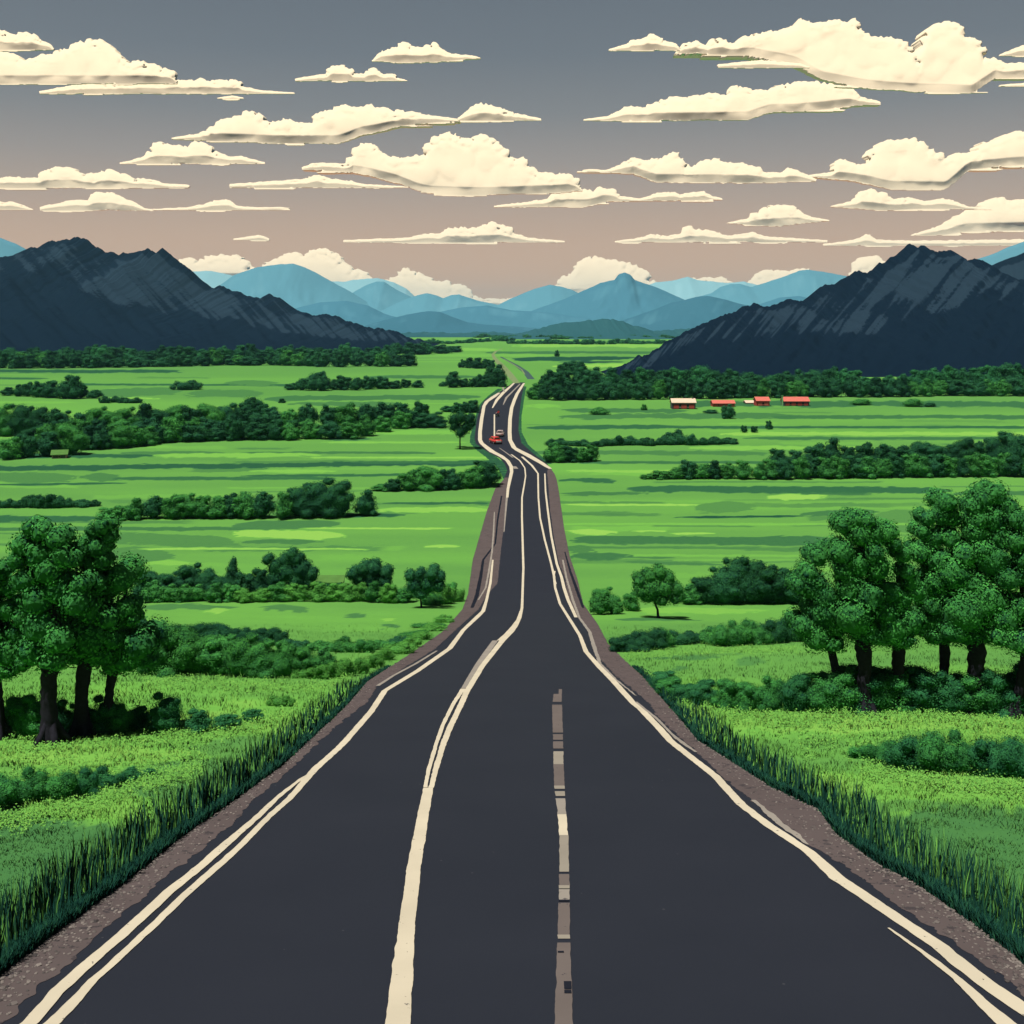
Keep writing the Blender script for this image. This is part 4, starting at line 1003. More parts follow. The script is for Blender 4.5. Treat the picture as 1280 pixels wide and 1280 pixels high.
# --- left hedges
row('the thin hedge at the left edge, mid fields', 'bushes of the left hedges', [(-20, 636, 622), (20, 636, 624), (50, 636, 614), (65, 636, 618), (90, 635, 624), (120, 634, 624)], 13, 'd', kind='low', wf=1.5)
row('the long left middle hedge', 'bushes of the left hedges', [(130, 651, 636), (150, 651, 632), (165, 651, 622), (185, 651, 620), (200, 650, 626), (222, 650, 613), (245, 650, 620), (258, 650, 626), (280, 650, 625), (297, 650, 612), (320, 650, 613), (340, 650, 620)], 19, 'bdb', wf=1.45)
row('the tall end clump of the left middle hedge', 'bushes of the left hedges', [(352, 650, 618), (375, 649, 604), (392, 649, 596), (412, 649, 602), (430, 648, 612)], 20, 'bd', wf=1.5)
spots('', 'bushes of the left hedges', [(455, 646, 610, 40, 'big round bush closing the right end of the left middle hedge')], 'd')
row('the hedge running up to the left road bend', 'bushes of the left hedges', [(478, 615, 606), (500, 615, 594), (520, 614, 588), (533, 614, 578), (550, 614, 590), (570, 613, 586), (590, 612, 592), (602, 611, 574), (615, 611, 576), (628, 608, 580)], 16, 'bd', wf=1.5)
row('the dark back row of the lower left hedge', 'bushes of the left hedges', [(180, 752, 708), (205, 752, 712), (232, 752, 702), (262, 752, 716), (310, 750, 714), (330, 750, 716), (400, 745, 730), (430, 748, 728)], 24, 'dd', wf=1.45)
row('the light front row of the lower left hedge', 'bushes of the left hedges', [(190, 754, 730), (240, 754, 732), (270, 754, 726), (300, 754, 732), (350, 753, 732), (400, 753, 730), (440, 753, 731), (468, 754, 724), (495, 754, 734), (510, 753, 736)], 19, 'lb', wf=1.5)
spots('', 'bushes of the left hedges', [(289, 745, 694, 24, 'narrow pointed conifer standing up from the lower left hedge')], 'd', 'tall', name='conifer', cat='conifer')
row('the scrub strip reaching the left road edge', 'bushes of the left hedges', [(540, 757, 735), (556, 756, 728), (572, 752, 730), (584, 744, 730)], 13, 'bl', kind='low', wf=1.6)
# left scrub in front
row('the dark back row of the left scrub', 'bushes of the left scrub', [(175, 800, 770), (200, 806, 774), (235, 803, 776), (270, 803, 777), (300, 806, 780), (330, 806, 784), (350, 808, 788), (375, 812, 800)], 25, 'dd', wf=1.5, kind='low')
row('the front row of the left scrub', 'bushes of the left scrub', [(190, 846, 790), (225, 846, 786), (262, 846, 794), (290, 849, 796), (330, 850, 798), (365, 850, 806), (395, 846, 812), (425, 842, 818)], 24, 'bb', wf=1.45)
row('the right tail of the left scrub by the road', 'bushes of the left scrub', [(395, 812, 800), (420, 815, 797), (445, 816, 795), (470, 812, 798), (490, 808, 800), (515, 798, 790), (545, 782, 774)], 18, 'db', wf=1.6, kind='low')
row('the light weeds under the left scrub by the road', 'bushes of the left scrub', [(380, 850, 830), (410, 850, 822), (440, 845, 818), (465, 835, 815), (490, 822, 806), (520, 806, 794), (550, 784, 774), (575, 765, 752)], 17, 'll', wf=1.7, kind='low')
row('the undergrowth behind the left tree trunks', 'undergrowth under the near left trees', [(-10, 918, 880), (25, 920, 866), (55, 921, 872), (85, 921, 875), (120, 920, 868), (150, 918, 876)], 26, 'tn', wf=1.5)
spots('', 'undergrowth right of the near left trees', [(200, 918, 858, 62, 'large round bush right of the near left tree trunks'), (165, 915, 872, 44, 'medium bush between the last left trunk and the large round bush'),
      (243, 917, 884, 44, 'low bush just right of the large round bush on the left'), (278, 914, 888, 42, 'low spreading bush second right of the large round bush on the left'), (312, 904, 882, 34, 'end bush of the row right of the near left trees')], 't')
spots('', 'near left grass bushes', [(348, 884, 866, 36, 'small flat bush alone in the bright left meadow')], 'l', 'low')
spots('', 'near left grass bushes', [(10, 1015, 962, 70, 'dark leafy bush at the left edge in the near meadow'), (52, 1008, 955, 68, 'largest leafy bush of the near left meadow row'), (92, 1000, 955, 52, 'bush with feathery top third in the near left meadow row'),
      (-30, 1025, 975, 70, 'bush cut by the left edge of the near meadow row')], 'tn', 'low')
spots('', 'near left grass bushes', [(128, 988, 958, 44, 'smaller leafy bush fourth in the near left meadow row'), (158, 980, 958, 38, 'low ragged bush fifth in the near left meadow row'), (184, 972, 960, 26, 'last tiny bush of the near left meadow row')], 't', 'low')

# --- right far treeline
row('the back row of the right tree line', 'trees of the right tree line', [(690, 488, 462), (760, 486, 460), (820, 486, 462), (862, 486, 458), (905, 486, 456), (940, 486, 466), (1000, 486, 462), (1035, 486, 456), (1070, 487, 463), (1100, 490, 478), (1140, 487, 462), (1180, 486, 460), (1240, 486, 460), (1265, 486, 454), (1310, 486, 456)], 17, 'dt', name='round_tree', cat='tree', wf=1.5)
row('the front row of the right tree line', 'trees of the right tree line', [(670, 500, 480), (700, 501, 474), (740, 501, 474), (780, 500, 476), (840, 500, 474), (900, 499, 474), (960, 498, 476), (1020, 497, 474), (1090, 497, 470), (1150, 496, 474), (1220, 496, 476), (1310, 496, 470)], 16, 'bdd', name='round_tree', cat='tree', wf=1.5)
row('the first clump right of the road top', 'trees of the right tree line', [(666, 498, 484), (672, 488, 474), (690, 480, 464), (720, 466, 445), (730, 478, 462)], 12, 'dd', name='far_tree', cat='tree')
spots('', 'far specks of the central fields', [(696, 446, 436, 8, 'tiny lone dark tree in the far central fields')], 'd')
# small bushes round the red sheds
spots('', 'bushes near the red sheds', [(912, 524, 503, 22, 'dark round tree in front of the second red shed'), (890, 517, 512, 26, 'flat hedge scrap left of the dark round tree by the sheds'), (931, 541, 530, 11, 'left one of two blocky bushes below the sheds'),
      (944, 541, 531, 12, 'right one of two blocky bushes below the sheds'), (962, 537, 524, 11, 'single upright bush right of the blocky pair')], 'd')
spots('', 'bushes near the red sheds', [(1080, 507, 497, 36, 'low wide bush right of the last red shed'), (1145, 509, 496, 34, 'long low bush halfway between the last red shed and right edge'), (1165, 509, 502, 22, 'low end of the scrub far right of the sheds'), (750, 519, 507, 32, 'pale low bush in the field right of the road'), (806, 513, 503, 9, 'small square bush left of the red sheds')], 'bd', 'low')
# --- right hedges
row('the short hedge by the right road bend', 'bushes of the right hedges', [(672, 578, 554), (690, 579, 552), (705, 579, 555), (722, 579, 556), (742, 578, 558)], 14, 'bdb', wf=1.55)
row('the thin hedge behind the right road bend', 'bushes of the right hedges', [(690, 558, 549), (720, 558, 550), (745, 559, 551), (775, 558, 543), (800, 558, 546), (828, 557, 547), (855, 557, 537), (880, 557, 547), (914, 556, 546)], 13, 'd', wf=1.5, kind='low')
row('the back row of the long right middle hedge', 'bushes of the right hedges', [(975, 590, 562), (1020, 588, 560), (1047, 586, 551), (1075, 586, 558), (1100, 586, 550), (1125, 586, 560), (1150, 586, 550), (1180, 586, 556), (1200, 586, 545), (1225, 586, 556), (1260, 586, 542), (1310, 586, 546)], 22, 'dd', wf=1.4, name='round_tree', cat='tree')
row('the front row of the long right middle hedge', 'bushes of the right hedges', [(812, 600, 594), (835, 600, 589), (860, 600, 574), (875, 600, 582), (890, 600, 576), (910, 600, 582), (935, 600, 574), (960, 600, 582), (985, 600, 570), (1020, 599, 570), (1060, 599, 569), (1100, 599, 571), (1150, 598, 570), (1200, 597, 570), (1250, 597, 568), (1310, 597, 568)], 17, 'bdb', wf=1.5)
# lower right clumps
spots('', 'lower right clump', [(746, 769, 736, 34, 'left one of two rounded pale bushes at the right road edge'), (768, 768, 740, 32, 'right one of two rounded pale bushes at the right road edge'), (757, 764, 730, 46, 'darker dome behind the two pale bushes at the right road edge'),
      (790, 764, 736, 28, 'dark bush left of the three-stemmed tree')], 'bb')
row('the dark clump right of the three-stemmed tree', 'lower right clump', [(868, 757, 732), (888, 757, 714), (905, 757, 708), (935, 757, 697), (950, 757, 698), (975, 757, 704), (1000, 757, 706)], 18, 'db', wf=1.8)
row('the right scrub beside the road', 'right scrub', [(765, 816, 795), (790, 815, 784), (815, 812, 783), (845, 808, 783), (875, 806, 787), (900, 808, 785), (930, 810, 772), (960, 806, 768), (990, 804, 770), (1020, 800, 770)], 24, 'bd', wf=1.6, kind='low')
row('the shrub row behind the near right trunks', 'undergrowth of the near right trees', [(800, 862, 842), (830, 872, 850), (860, 880, 856), (895, 888, 850), (925, 890, 848), (960, 893, 846), (1000, 896, 845), (1040, 897, 840), (1080, 897, 838), (1140, 896, 822), (1180, 896, 830), (1240, 896, 836), (1310, 898, 826)], 28, 'nt', wf=1.55)
spots('', 'near right grass bushes', [(1150, 968, 905, 80, 'tall leafy bush at the left of the near right meadow row'), (1200, 972, 906, 78, 'middle leafy bush of the near right meadow row'), (1250, 974, 908, 78, 'right leafy bush of the near right meadow row'), (1300, 976, 910, 78, 'bush of the near right meadow cut by the picture edge'),
      (1112, 958, 918, 50, 'small pointed bush left of the near right meadow row'), (1082, 950, 930, 38, 'lowest tapering end bush of the near right meadow row')], 'tn', 'low')

# --- trees with trunks
def tree(px, base_y, puffs_px, trunk, label, group, mat, leaf, dens=1.5, name='tree', depth_spread=.8, corelev=2, back=True):
    """trunk: list of (x, y, width) photo pixels from base to top. puffs: (x, y, r[, ry])"""
    X, Z, z = ground(px, base_y)
    k = Z / F
    rng = np.random.default_rng(int(px * 13 + base_y))
    root = link(name, None, (X, Z, z))
    tag(root, label, 'tree', group)
    def P(x, y, d=0.0):
        return np.array([(x - px) * k, d, (base_y - y) * k])
    ty0, ty1 = trunk[0][1], trunk[-1][1]
    path = [P(x, y, .9 * max(0, (ty0 - y) / (ty0 - ty1) - .45)) for (x, y, w) in trunk]; rad = [w / 2 * k for (x, y, w) in trunk]
    fp = []; fr = []
    for i in range(len(path) - 1):
        for s in np.linspace(0, 1, 6)[:-1]:
            fp.append(path[i] * (1 - s) + path[i + 1] * s + np.array([rng.normal(0, .02), 0, 0]) * rad[i] * 4); fr.append(rad[i] * (1 - s) + rad[i + 1] * s)
    fp.append(path[-1]); fr.append(rad[-1])
    fp[0][2] -= .15
    parts = [tube(fp, fr, 12, rng, .05)]
    top = path[-1]
    for a in range(5):                                # root flare
        an = a * 2 * math.pi / 5 + .3
        d = np.array([math.cos(an), math.sin(an), 0]); r0 = rad[0]
        parts.append(tube([path[0] + d * r0 * .3 + np.array([0, 0, r0 * 2.2]), path[0] + d * r0 * 1.0 + np.array([0, 0, r0 * .7]), path[0] + d * r0 * 2.1 + np.array([0, 0, -.12])], [r0 * .3, r0 * .38, r0 * .16], 6, rng, .06))
    big = sorted(puffs_px, key=lambda q: -q[2])[:7]
    for q in big:                                     # limbs reaching into the clumps
        c = P(q[0], q[1], rng.uniform(-1, 1) * q[2] * k * .5)
        st = fp[-max(2, len(fp) // 3)] if c[2] < top[2] + 1 else top
        st = np.array(st)
        mid = (st + c) / 2 + np.array([0, 0, .12 * np.linalg.norm(c - st)])
        parts.append(tube([st, mid, c], [rad[-1] * .6, rad[-1] * .4, rad[-1] * .15], 7, rng, .04))
    link('trunk', tubes_mesh('trunk', parts, M_BARK), parent=root)
    pf = []
    for q in puffs_px:
        r = q[2] * k; ry = (q[3] if len(q) > 3 else q[2]) * k
        c = P(q[0], q[1], (q[2] - 20) * k * .7 * depth_spread + rng.uniform(-.3, .3) * r)
        pf.append((c[0], c[1], c[2], r, r * .95, ry))
        if back:
            c = P(q[0], q[1], rng.uniform(.9, 2.2) * r)
            pf.append((c[0] + rng.uniform(-.2, .2) * r, c[1], c[2], r * .95, r * .9, ry * .95))
    link('crown', crown_mesh('crown', pf, leaf, dens, mat, rng, corelev=corelev, jit=.13, fuzz=.05), parent=root)
    return root

# near left trees
tree(62, 926, [(40, 660, 13), (54, 664, 14), (72, 674, 17), (28, 682, 17), (79, 694, 15), (50, 692, 19), (22, 700, 14), (60, 712, 22), (30, 725, 18), (75, 738, 32, 26), (45, 750, 24), (100, 730, 14), (88, 700, 12), (95, 752, 20), (50, 785, 26), (72, 800, 26, 22), (40, 815, 22), (65, 825, 22, 16)],
     [(64, 927, 26), (62, 900, 20), (61, 870, 18.5), (62, 840, 20), (64, 815, 22), (62, 760, 14), (60, 700, 7)], 'tallest tree of the near left group, with the thickest trunk and cut-off-looking domed top', 'near left trees', M_LEAF_NEAR, .115)
tree(102, 920, [(118, 664, 12), (130, 657, 13), (136, 672, 10), (108, 680, 14), (124, 684, 15), (112, 706, 14), (130, 700, 12), (100, 698, 12), (122, 728, 18), (108, 795, 38, 32), (135, 772, 18), (92, 815, 24, 20), (122, 820, 24, 18), (112, 760, 24), (140, 800, 14)],
     [(101, 921, 24), (102, 895, 18), (102, 868, 15.5), (105, 840, 18), (108, 815, 16), (110, 770, 10), (115, 700, 5)], 'second tree of the near left group, broad dark dome over a split trunk', 'near left trees', M_LEAF_NEAR, .11)
tree(134, 917, [(151, 722, 22), (140, 735, 14), (160, 758, 16), (150, 778, 16), (168, 772, 10), (175, 806, 24), (160, 826, 20, 16), (140, 832, 20, 14), (185, 826, 14, 12), (145, 800, 22)],
     [(133, 918, 15), (134, 895, 12), (136, 868, 11), (141, 840, 13), (144, 815, 14), (150, 770, 7), (152, 735, 4)], 'slim right-hand tree of the near left group with a knobbly crown', 'near left trees', M_LEAF_NEAR, .105)
tree(-2, 920, [(3, 713, 14), (-12, 720, 18), (12, 735, 12), (-14, 745, 20), (10, 762, 16), (30, 772, 12), (18, 792, 14), (32, 800, 9), (30, 828, 12), (10, 815, 22), (-12, 800, 26), (8, 838, 18, 12), (-25, 830, 20), (-30, 760, 22)],
     [(-2, 921, 20), (0, 895, 11), (-3, 868, 12), (-6, 845, 14), (-8, 815, 12), (-8, 760, 7)], 'tree at the very left edge of the photo, cut by the frame', 'near left trees', M_LEAF_NEAR, .105)
# near right trees
tree(1057, 893, [(1036, 690, 12), (1022, 696, 14), (1010, 716, 12), (1017, 732, 22), (998, 732, 12), (1030, 745, 18), (1046, 778, 26), (1003, 782, 16), (1020, 795, 20), (1040, 803, 18, 12), (1030, 765, 24)],
     [(1060, 893, 20), (1055, 880, 11), (1048, 850, 9.5), (1042, 822, 10), (1038, 795, 10), (1030, 755, 5)], 'leftmost near right tree, its thin trunk leaning to the left', 'near right trees', M_LEAF_NEAR, .09)
tree(1083, 896, [(1054, 656, 14), (1068, 650, 14), (1082, 650, 12), (1075, 668, 18), (1092, 668, 18), (1110, 666, 15), (1051, 690, 18), (1091, 690, 16), (1118, 680, 10), (1072, 705, 22), (1098, 710, 18), (1065, 735, 21), (1085, 745, 20), (1067, 770, 28), (1085, 795, 24, 17), (1055, 712, 16)],
     [(1083, 897, 24), (1082, 870, 16), (1080, 840, 15.5), (1080, 815, 20), (1080, 790, 18), (1076, 740, 10), (1074, 690, 5)], 'domed near right tree second from the left, stacked leaf puffs on a straight trunk', 'near right trees', M_LEAF_NEAR, .095)
tree(1118, 894, [(1126, 693, 12), (1131, 713, 12), (1138, 728, 13), (1144, 740, 14), (1110, 740, 20, 18), (1125, 750, 18), (1113, 786, 24), (1137, 776, 20), (1100, 797, 18, 12), (1128, 800, 20, 12), (1105, 765, 20)],
     [(1116, 895, 26), (1119, 870, 15), (1122, 840, 13.5), (1125, 815, 16), (1124, 785, 13), (1124, 740, 6)], 'low near right tree third from the left, lumpy crown over a flaring trunk', 'near right trees', M_LEAF_NEAR, .09)
tree(1181, 890, [(1158, 648, 12), (1152, 664, 11), (1166, 672, 13), (1148, 690, 15), (1160, 684, 13), (1182, 627, 15), (1178, 645, 14), (1192, 648, 14), (1187, 672, 16), (1170, 700, 18), (1165, 728, 18), (1163, 756, 14), (1171, 778, 20), (1185, 790, 20, 14), (1165, 795, 14, 10), (1180, 750, 22), (1185, 710, 20)],
     [(1181, 891, 16), (1181, 870, 11), (1180, 840, 10.5), (1181, 815, 13), (1181, 780, 11), (1180, 700, 6)], 'near right tree fourth from the left, narrow trunk under a tall uneven crown', 'near right trees', M_LEAF_NEAR, .09)
tree(1218, 893, [(1243, 617, 17), (1228, 624, 13), (1258, 634, 15), (1219, 634, 15), (1222, 650, 15), (1221, 667, 15), (1240, 648, 20), (1227, 688, 17), (1250, 672, 20), (1208, 695, 18), (1240, 700, 24), (1195, 719, 25), (1219, 732, 22), (1206, 765, 32), (1232, 750, 28), (1215, 795, 28, 18), (1192, 790, 20, 16), (1238, 790, 20, 16)],
     [(1217, 894, 26), (1217, 870, 18), (1219, 840, 17.5), (1222, 815, 22), (1220, 780, 18), (1222, 700, 9)], 'tallest near right tree with the thickest trunk, near the right edge', 'near right trees', M_LEAF_NEAR, .095)
tree(1271, 896, [(1272, 650, 14), (1270, 677, 15), (1278, 698, 14), (1262, 725, 17), (1280, 720, 16), (1275, 760, 18), (1258, 776, 20), (1250, 796, 16, 14), (1272, 800, 24, 18), (1295, 680, 22), (1300, 720, 24), (1300, 770, 28), (1285, 655, 18), (1310, 800, 22, 16)],
     [(1266, 896, 18), (1272, 870, 12), (1278, 845, 12), (1284, 815, 14), (1286, 780, 12), (1284, 720, 6)], 'near right tree cut by the right edge, its trunk slanting right', 'near right trees', M_LEAF_NEAR, .095)
# middle-distance trees with visible stems
tree(575, 561, [(567, 525, 8), (577, 522, 8), (587, 524, 8), (568, 533, 7), (582, 534, 8), (576, 540, 7), (590, 530, 5)], [(575, 561, 1.8), (575, 545, 1.6), (575, 530, 1.2)], 'heart-shaped lone tree on a thin stem just left of the upper road', 'lone field trees', M_LEAF_DARK, .32, 1.5, corelev=1)
tree(364, 748, [(336, 698, 7), (345, 708, 10), (366, 692, 8), (358, 700, 10), (372, 699, 8), (360, 714, 14), (378, 712, 12), (390, 718, 9), (345, 722, 12), (372, 726, 12), (386, 728, 8)], [(364, 749, 4), (363, 730, 3), (365, 705, 1.5)], 'spreading tree with forked crown standing up from the lower left hedge', 'lone field trees', M_LEAF_DARK, .16, 1.5)
tree(461, 748, [(442, 716, 9), (455, 710, 10), (468, 710, 10), (482, 716, 9), (450, 724, 11), (466, 724, 14), (482, 727, 9)], [(461, 749, 4), (461, 730, 3), (461, 712, 1.5)], 'round dark tree rising between the light hedge bushes left of the road', 'lone field trees', M_LEAF_DARK, .16, 1.5)
tree(527, 760, [(513, 720, 8), (525, 716, 7), (541, 716, 9), (552, 720, 6), (518, 732, 11), (535, 730, 12), (548, 732, 9), (526, 742, 10, 7)], [(527, 761, 2.6), (526, 750, 2.2), (528, 728, 1.2)], 'dark tree on a short thin trunk at the right end of the lower left hedge', 'lone field trees', M_LEAF_DARK, .15, 1.5)
tree(827, 772, [(800, 726, 9), (812, 720, 9), (824, 716, 9), (836, 722, 9), (802, 738, 10), (815, 735, 13), (830, 734, 12), (846, 736, 9), (851, 744, 6), (810, 746, 11, 8), (826, 749, 12, 8), (843, 748, 9, 7)],
     [(823, 773, 3.6), (822, 762, 2.8), (818, 752, 2.6), (820, 735, 1.5)], 'three-stemmed round tree alone on the right meadow near the road', 'lone field trees', M_LEAF_BUSH, .15, 1.5)
tree(566, 738, [(560, 735, 4), (566, 733, 5)], [(566, 740, 1.5), (566, 733, 1)], 'low sapling beside the left shoulder of the road', 'lone field trees', M_LEAF_BUSH, .15, 1.5)

# ------------------------------------------------------------------ grass
def blades(soup, X, Y, Zg, h, w, lean, tint, rng):
    """pointed, slightly bent blades: five corners each"""
    n = len(X)
    an = rng.uniform(0, math.pi, n)
    # blades turn partly towards any side
    wx = np.cos(an) * w * .5; wy = np.sin(an) * w * .5
    la = rng.uniform(0, 2 * math.pi, n); lx = np.cos(la) * lean * h; ly = np.sin(la) * lean * h
    base = np.stack([X, Y, Zg], 1)
    W = np.stack([wx, wy, np.zeros(n)], 1)
    mid = base + np.stack([lx * .3, ly * .3, h * .55], 1); tip = base + np.stack([lx, ly, h], 1)
    V = np.stack([base - W, base + W, mid + W * .8, mid - W * .8, tip], 1).reshape(-1, 3)
    i = np.arange(n) * 5
    soup.v.append(V); soup.t.append(np.repeat(tint, 5))
    soup.f += [np.stack([i, i + 1, i + 2, i + 3], 1) + soup.n, np.stack([i + 3, i + 2, i + 4], 1) + soup.n]
    soup.n += len(V)
def pix(X, Z):
    return 640 + F * X / Z, HY + F * drop(Z) / Z
def meadow():
    rng = np.random.default_rng(77)
    soup = Soup()
    n = 420000
    u = rng.random(n)
    Z = 1 / (1 / 12.0 - u * (1 / 12.0 - 1 / 95.0))
    X = rng.uniform(-.62, .62, n) * (Z + 4)
    rl, rr = road_x(Z)
    k = (X < rl - .15) | (X > rr + .15)
    X, Z = X[k], Z[k]
    # grass grows in tussocks
    g = fbm(X * 1.3, Z * 1.3, 51, 3)
    k = rng.random(len(X)) < sstep(.30, .62, g) * .9 + .12
    X, Z, g = X[k], Z[k], g[k]
    px, py = pix(X, Z)
    t = tone_at(px, py) + .03 + rng.normal(0, .05, len(X)) + (g - .5) * .2
    h = rng.uniform(.04, .10, len(X)) * (1 + .8 * sstep(.5, .7, g)) * np.clip(Z / 22, .8, 2.0)
    blades(soup, X, Z, bump_at(X, Z) - .02, h, .011 * np.clip(Z / 14, .8, 3), .5, np.clip(t, 0, 1), rng)
    o = link('grass', soup.mesh('grass', [M_GRASS]))
    stuff(o, 'short bright green meadow grass on both sides of the road', 'grass')
meadow()
def verge():
    rng = np.random.default_rng(78)
    soup = Soup()
    for side, (zmin, zmax), n in ((-1, (11.5, 60), 48000), (1, (11.5, 60), 48000)):
        u = rng.random(n)
        Z = 1 / (1 / zmin - u * (1 / zmin - 1 / zmax))
        rl, rr = road_x(Z)
        d = np.abs(rng.normal(0, .21, n)) + .03
        X = (rl - d) if side < 0 else (rr + d)
        h = rng.uniform(.12, .34, n) * np.clip(1.15 - Z / 90, .5, 1) * np.exp(-d * .6)
        blades(soup, X, Z, bump_at(X, Z) - .03, h, .02 * np.clip(Z / 16, .8, 2.2), .35, np.clip(rng.normal(.02, .05, n), 0, .2), rng)
        # tall dark blades standing in the bright meadow
        m = int(n * .034)
        u = rng.random(m); Z = 1 / (1 / zmin - u * (1 / zmin - 1 / 52.0))
        rl, rr = road_x(Z)
        d = rng.uniform(.12, 1.15, m) ** 1.0
        X = (rl - d) if side < 0 else (rr + d)
        h = rng.uniform(.45, 1.25, m) * np.clip(1.2 - Z / 70, .45, 1) * (1 - .25 * d)
        blades(soup, X, Z, bump_at(X, Z) - .03, h, .030 * np.clip(Z / 18, .8, 2), .16, np.clip(rng.normal(.03, .05, m), 0, .25), rng)
        m = int(n * .045)
        u = rng.random(m); Z = 1 / (1 / zmin - u * (1 / zmin - 1 / 52.0))
        rl, rr = road_x(Z)
        d = rng.uniform(.2, 1.5, m)
        X = (rl - d) if side < 0 else (rr + d)
        h = rng.uniform(.3, .8, m) * np.clip(1.2 - Z / 70, .45, 1)
        blades(soup, X, Z, bump_at(X, Z) - .03, h, .024 * np.clip(Z / 18, .8, 2), .16, np.clip(rng.normal(.55, .14, m), 0, 1), rng)
    o = link('grass', soup.mesh('verge_grass', [M_GRASS]))
    stuff(o, 'tall dark grass blades lining both road edges', 'grass')
verge()
def weeds():
    """bright leafy weeds in drifts"""
    rng = np.random.default_rng(79)
    soup = Soup()
    drifts = [([(-40, 935), (60, 932), (200, 922), (300, 912), (400, 888)], 7, 900), ([(-40, 1045), (20, 1030), (90, 1012), (150, 992), (210, 975), (250, 965)], 7, 800),
              ([(960, 898), (1080, 900), (1180, 902), (1310, 908)], 8, 1100), ([(1080, 965), (1140, 976), (1220, 984), (1310, 990)], 6, 700), ([(850, 872), (900, 892), (960, 900), (1010, 903)], 6, 500),
              ([(180, 856), (300, 862), (400, 862), (440, 845)], 4, 500), ([(780, 822), (850, 818), (930, 815), (1000, 815)], 3, 400), ([(0, 975), (130, 962), (260, 950)], 14, 350), ([(1000, 930), (1150, 940), (1280, 945)], 12, 350)]
    for pts, sp_, n in drifts:
        xs = np.array([p[0] for p in pts]); x = rng.uniform(xs[0], xs[-1], n); y = np.interp(x, xs, [p[1] for p in pts]) + rng.normal(0, sp_, n)
        Z = depth(y); X = (x - 640) / F * Z
        g = bump_at(X, Z)
        for j in range(n):
            hh = rng.uniform(.06, .2) * min(Z[j] / 25, 1.6)
            m = rng.integers(7, 14)
            P = np.stack([X[j] + rng.normal(0, hh * .35, m), Z[j] + rng.normal(0, hh * .35, m), g[j] + rng.uniform(.1, 1, m) * hh], 1)
            nr = unit(np.stack([rng.normal(0, .5, m), rng.normal(0, .5, m) - .2, np.full(m, .9)], 1))
            leaves(soup, P, nr, .05 * min(Z[j] / 25, 1.5), np.clip(.78 + rng.normal(0, .09, m), 0, 1), rng)
    o = link('weeds', soup.mesh('weeds', [M_GRASS]))
    stuff(o, 'bright yellow-green leafy weeds in drifts across the meadows', 'weeds')
weeds()

def gravel():
    rng = np.random.default_rng(80)
    soup = Soup(); iv, jf = ICO[1]
    for outer, inner, sg in ((ROAD_L, SH_L, 1), (ROAD_R, SH_R, -1)):
        fo, fi = curve(outer), curve(inner)
        n = 2600
        Z = 1 / (1 / 13.0 - rng.random(n) * (1 / 13.0 - 1 / 75.0)); y = HY + F * drop(Z) / Z
        u = np.where(rng.random(n) < .45, rng.normal(0, .05, n), rng.beta(.8, 1.6, n))
        X = (fo(y) * (1 - u) + fi(y) * u - 640) / F * Z
        g = bump_at(X, Z) + .02
        for j in range(n):
            r = rng.uniform(.008, .028) * (1.6 if rng.random() < .06 else 1)
            soup.add(np.array([X[j], Z[j], g[j]]) + iv * rng.uniform(.7, 1.3, (len(iv), 1)) * r * np.array([1.2, 1.2, .6]), jf, rng.random())
    o = link('gravel', soup.mesh('gravel', [foliage('gravel_stones', (.045, .040, .042), (.19, .165, .155), 0, 0)]))
    stuff(o, 'loose gravel scattered along both road shoulders', 'gravel')
gravel()

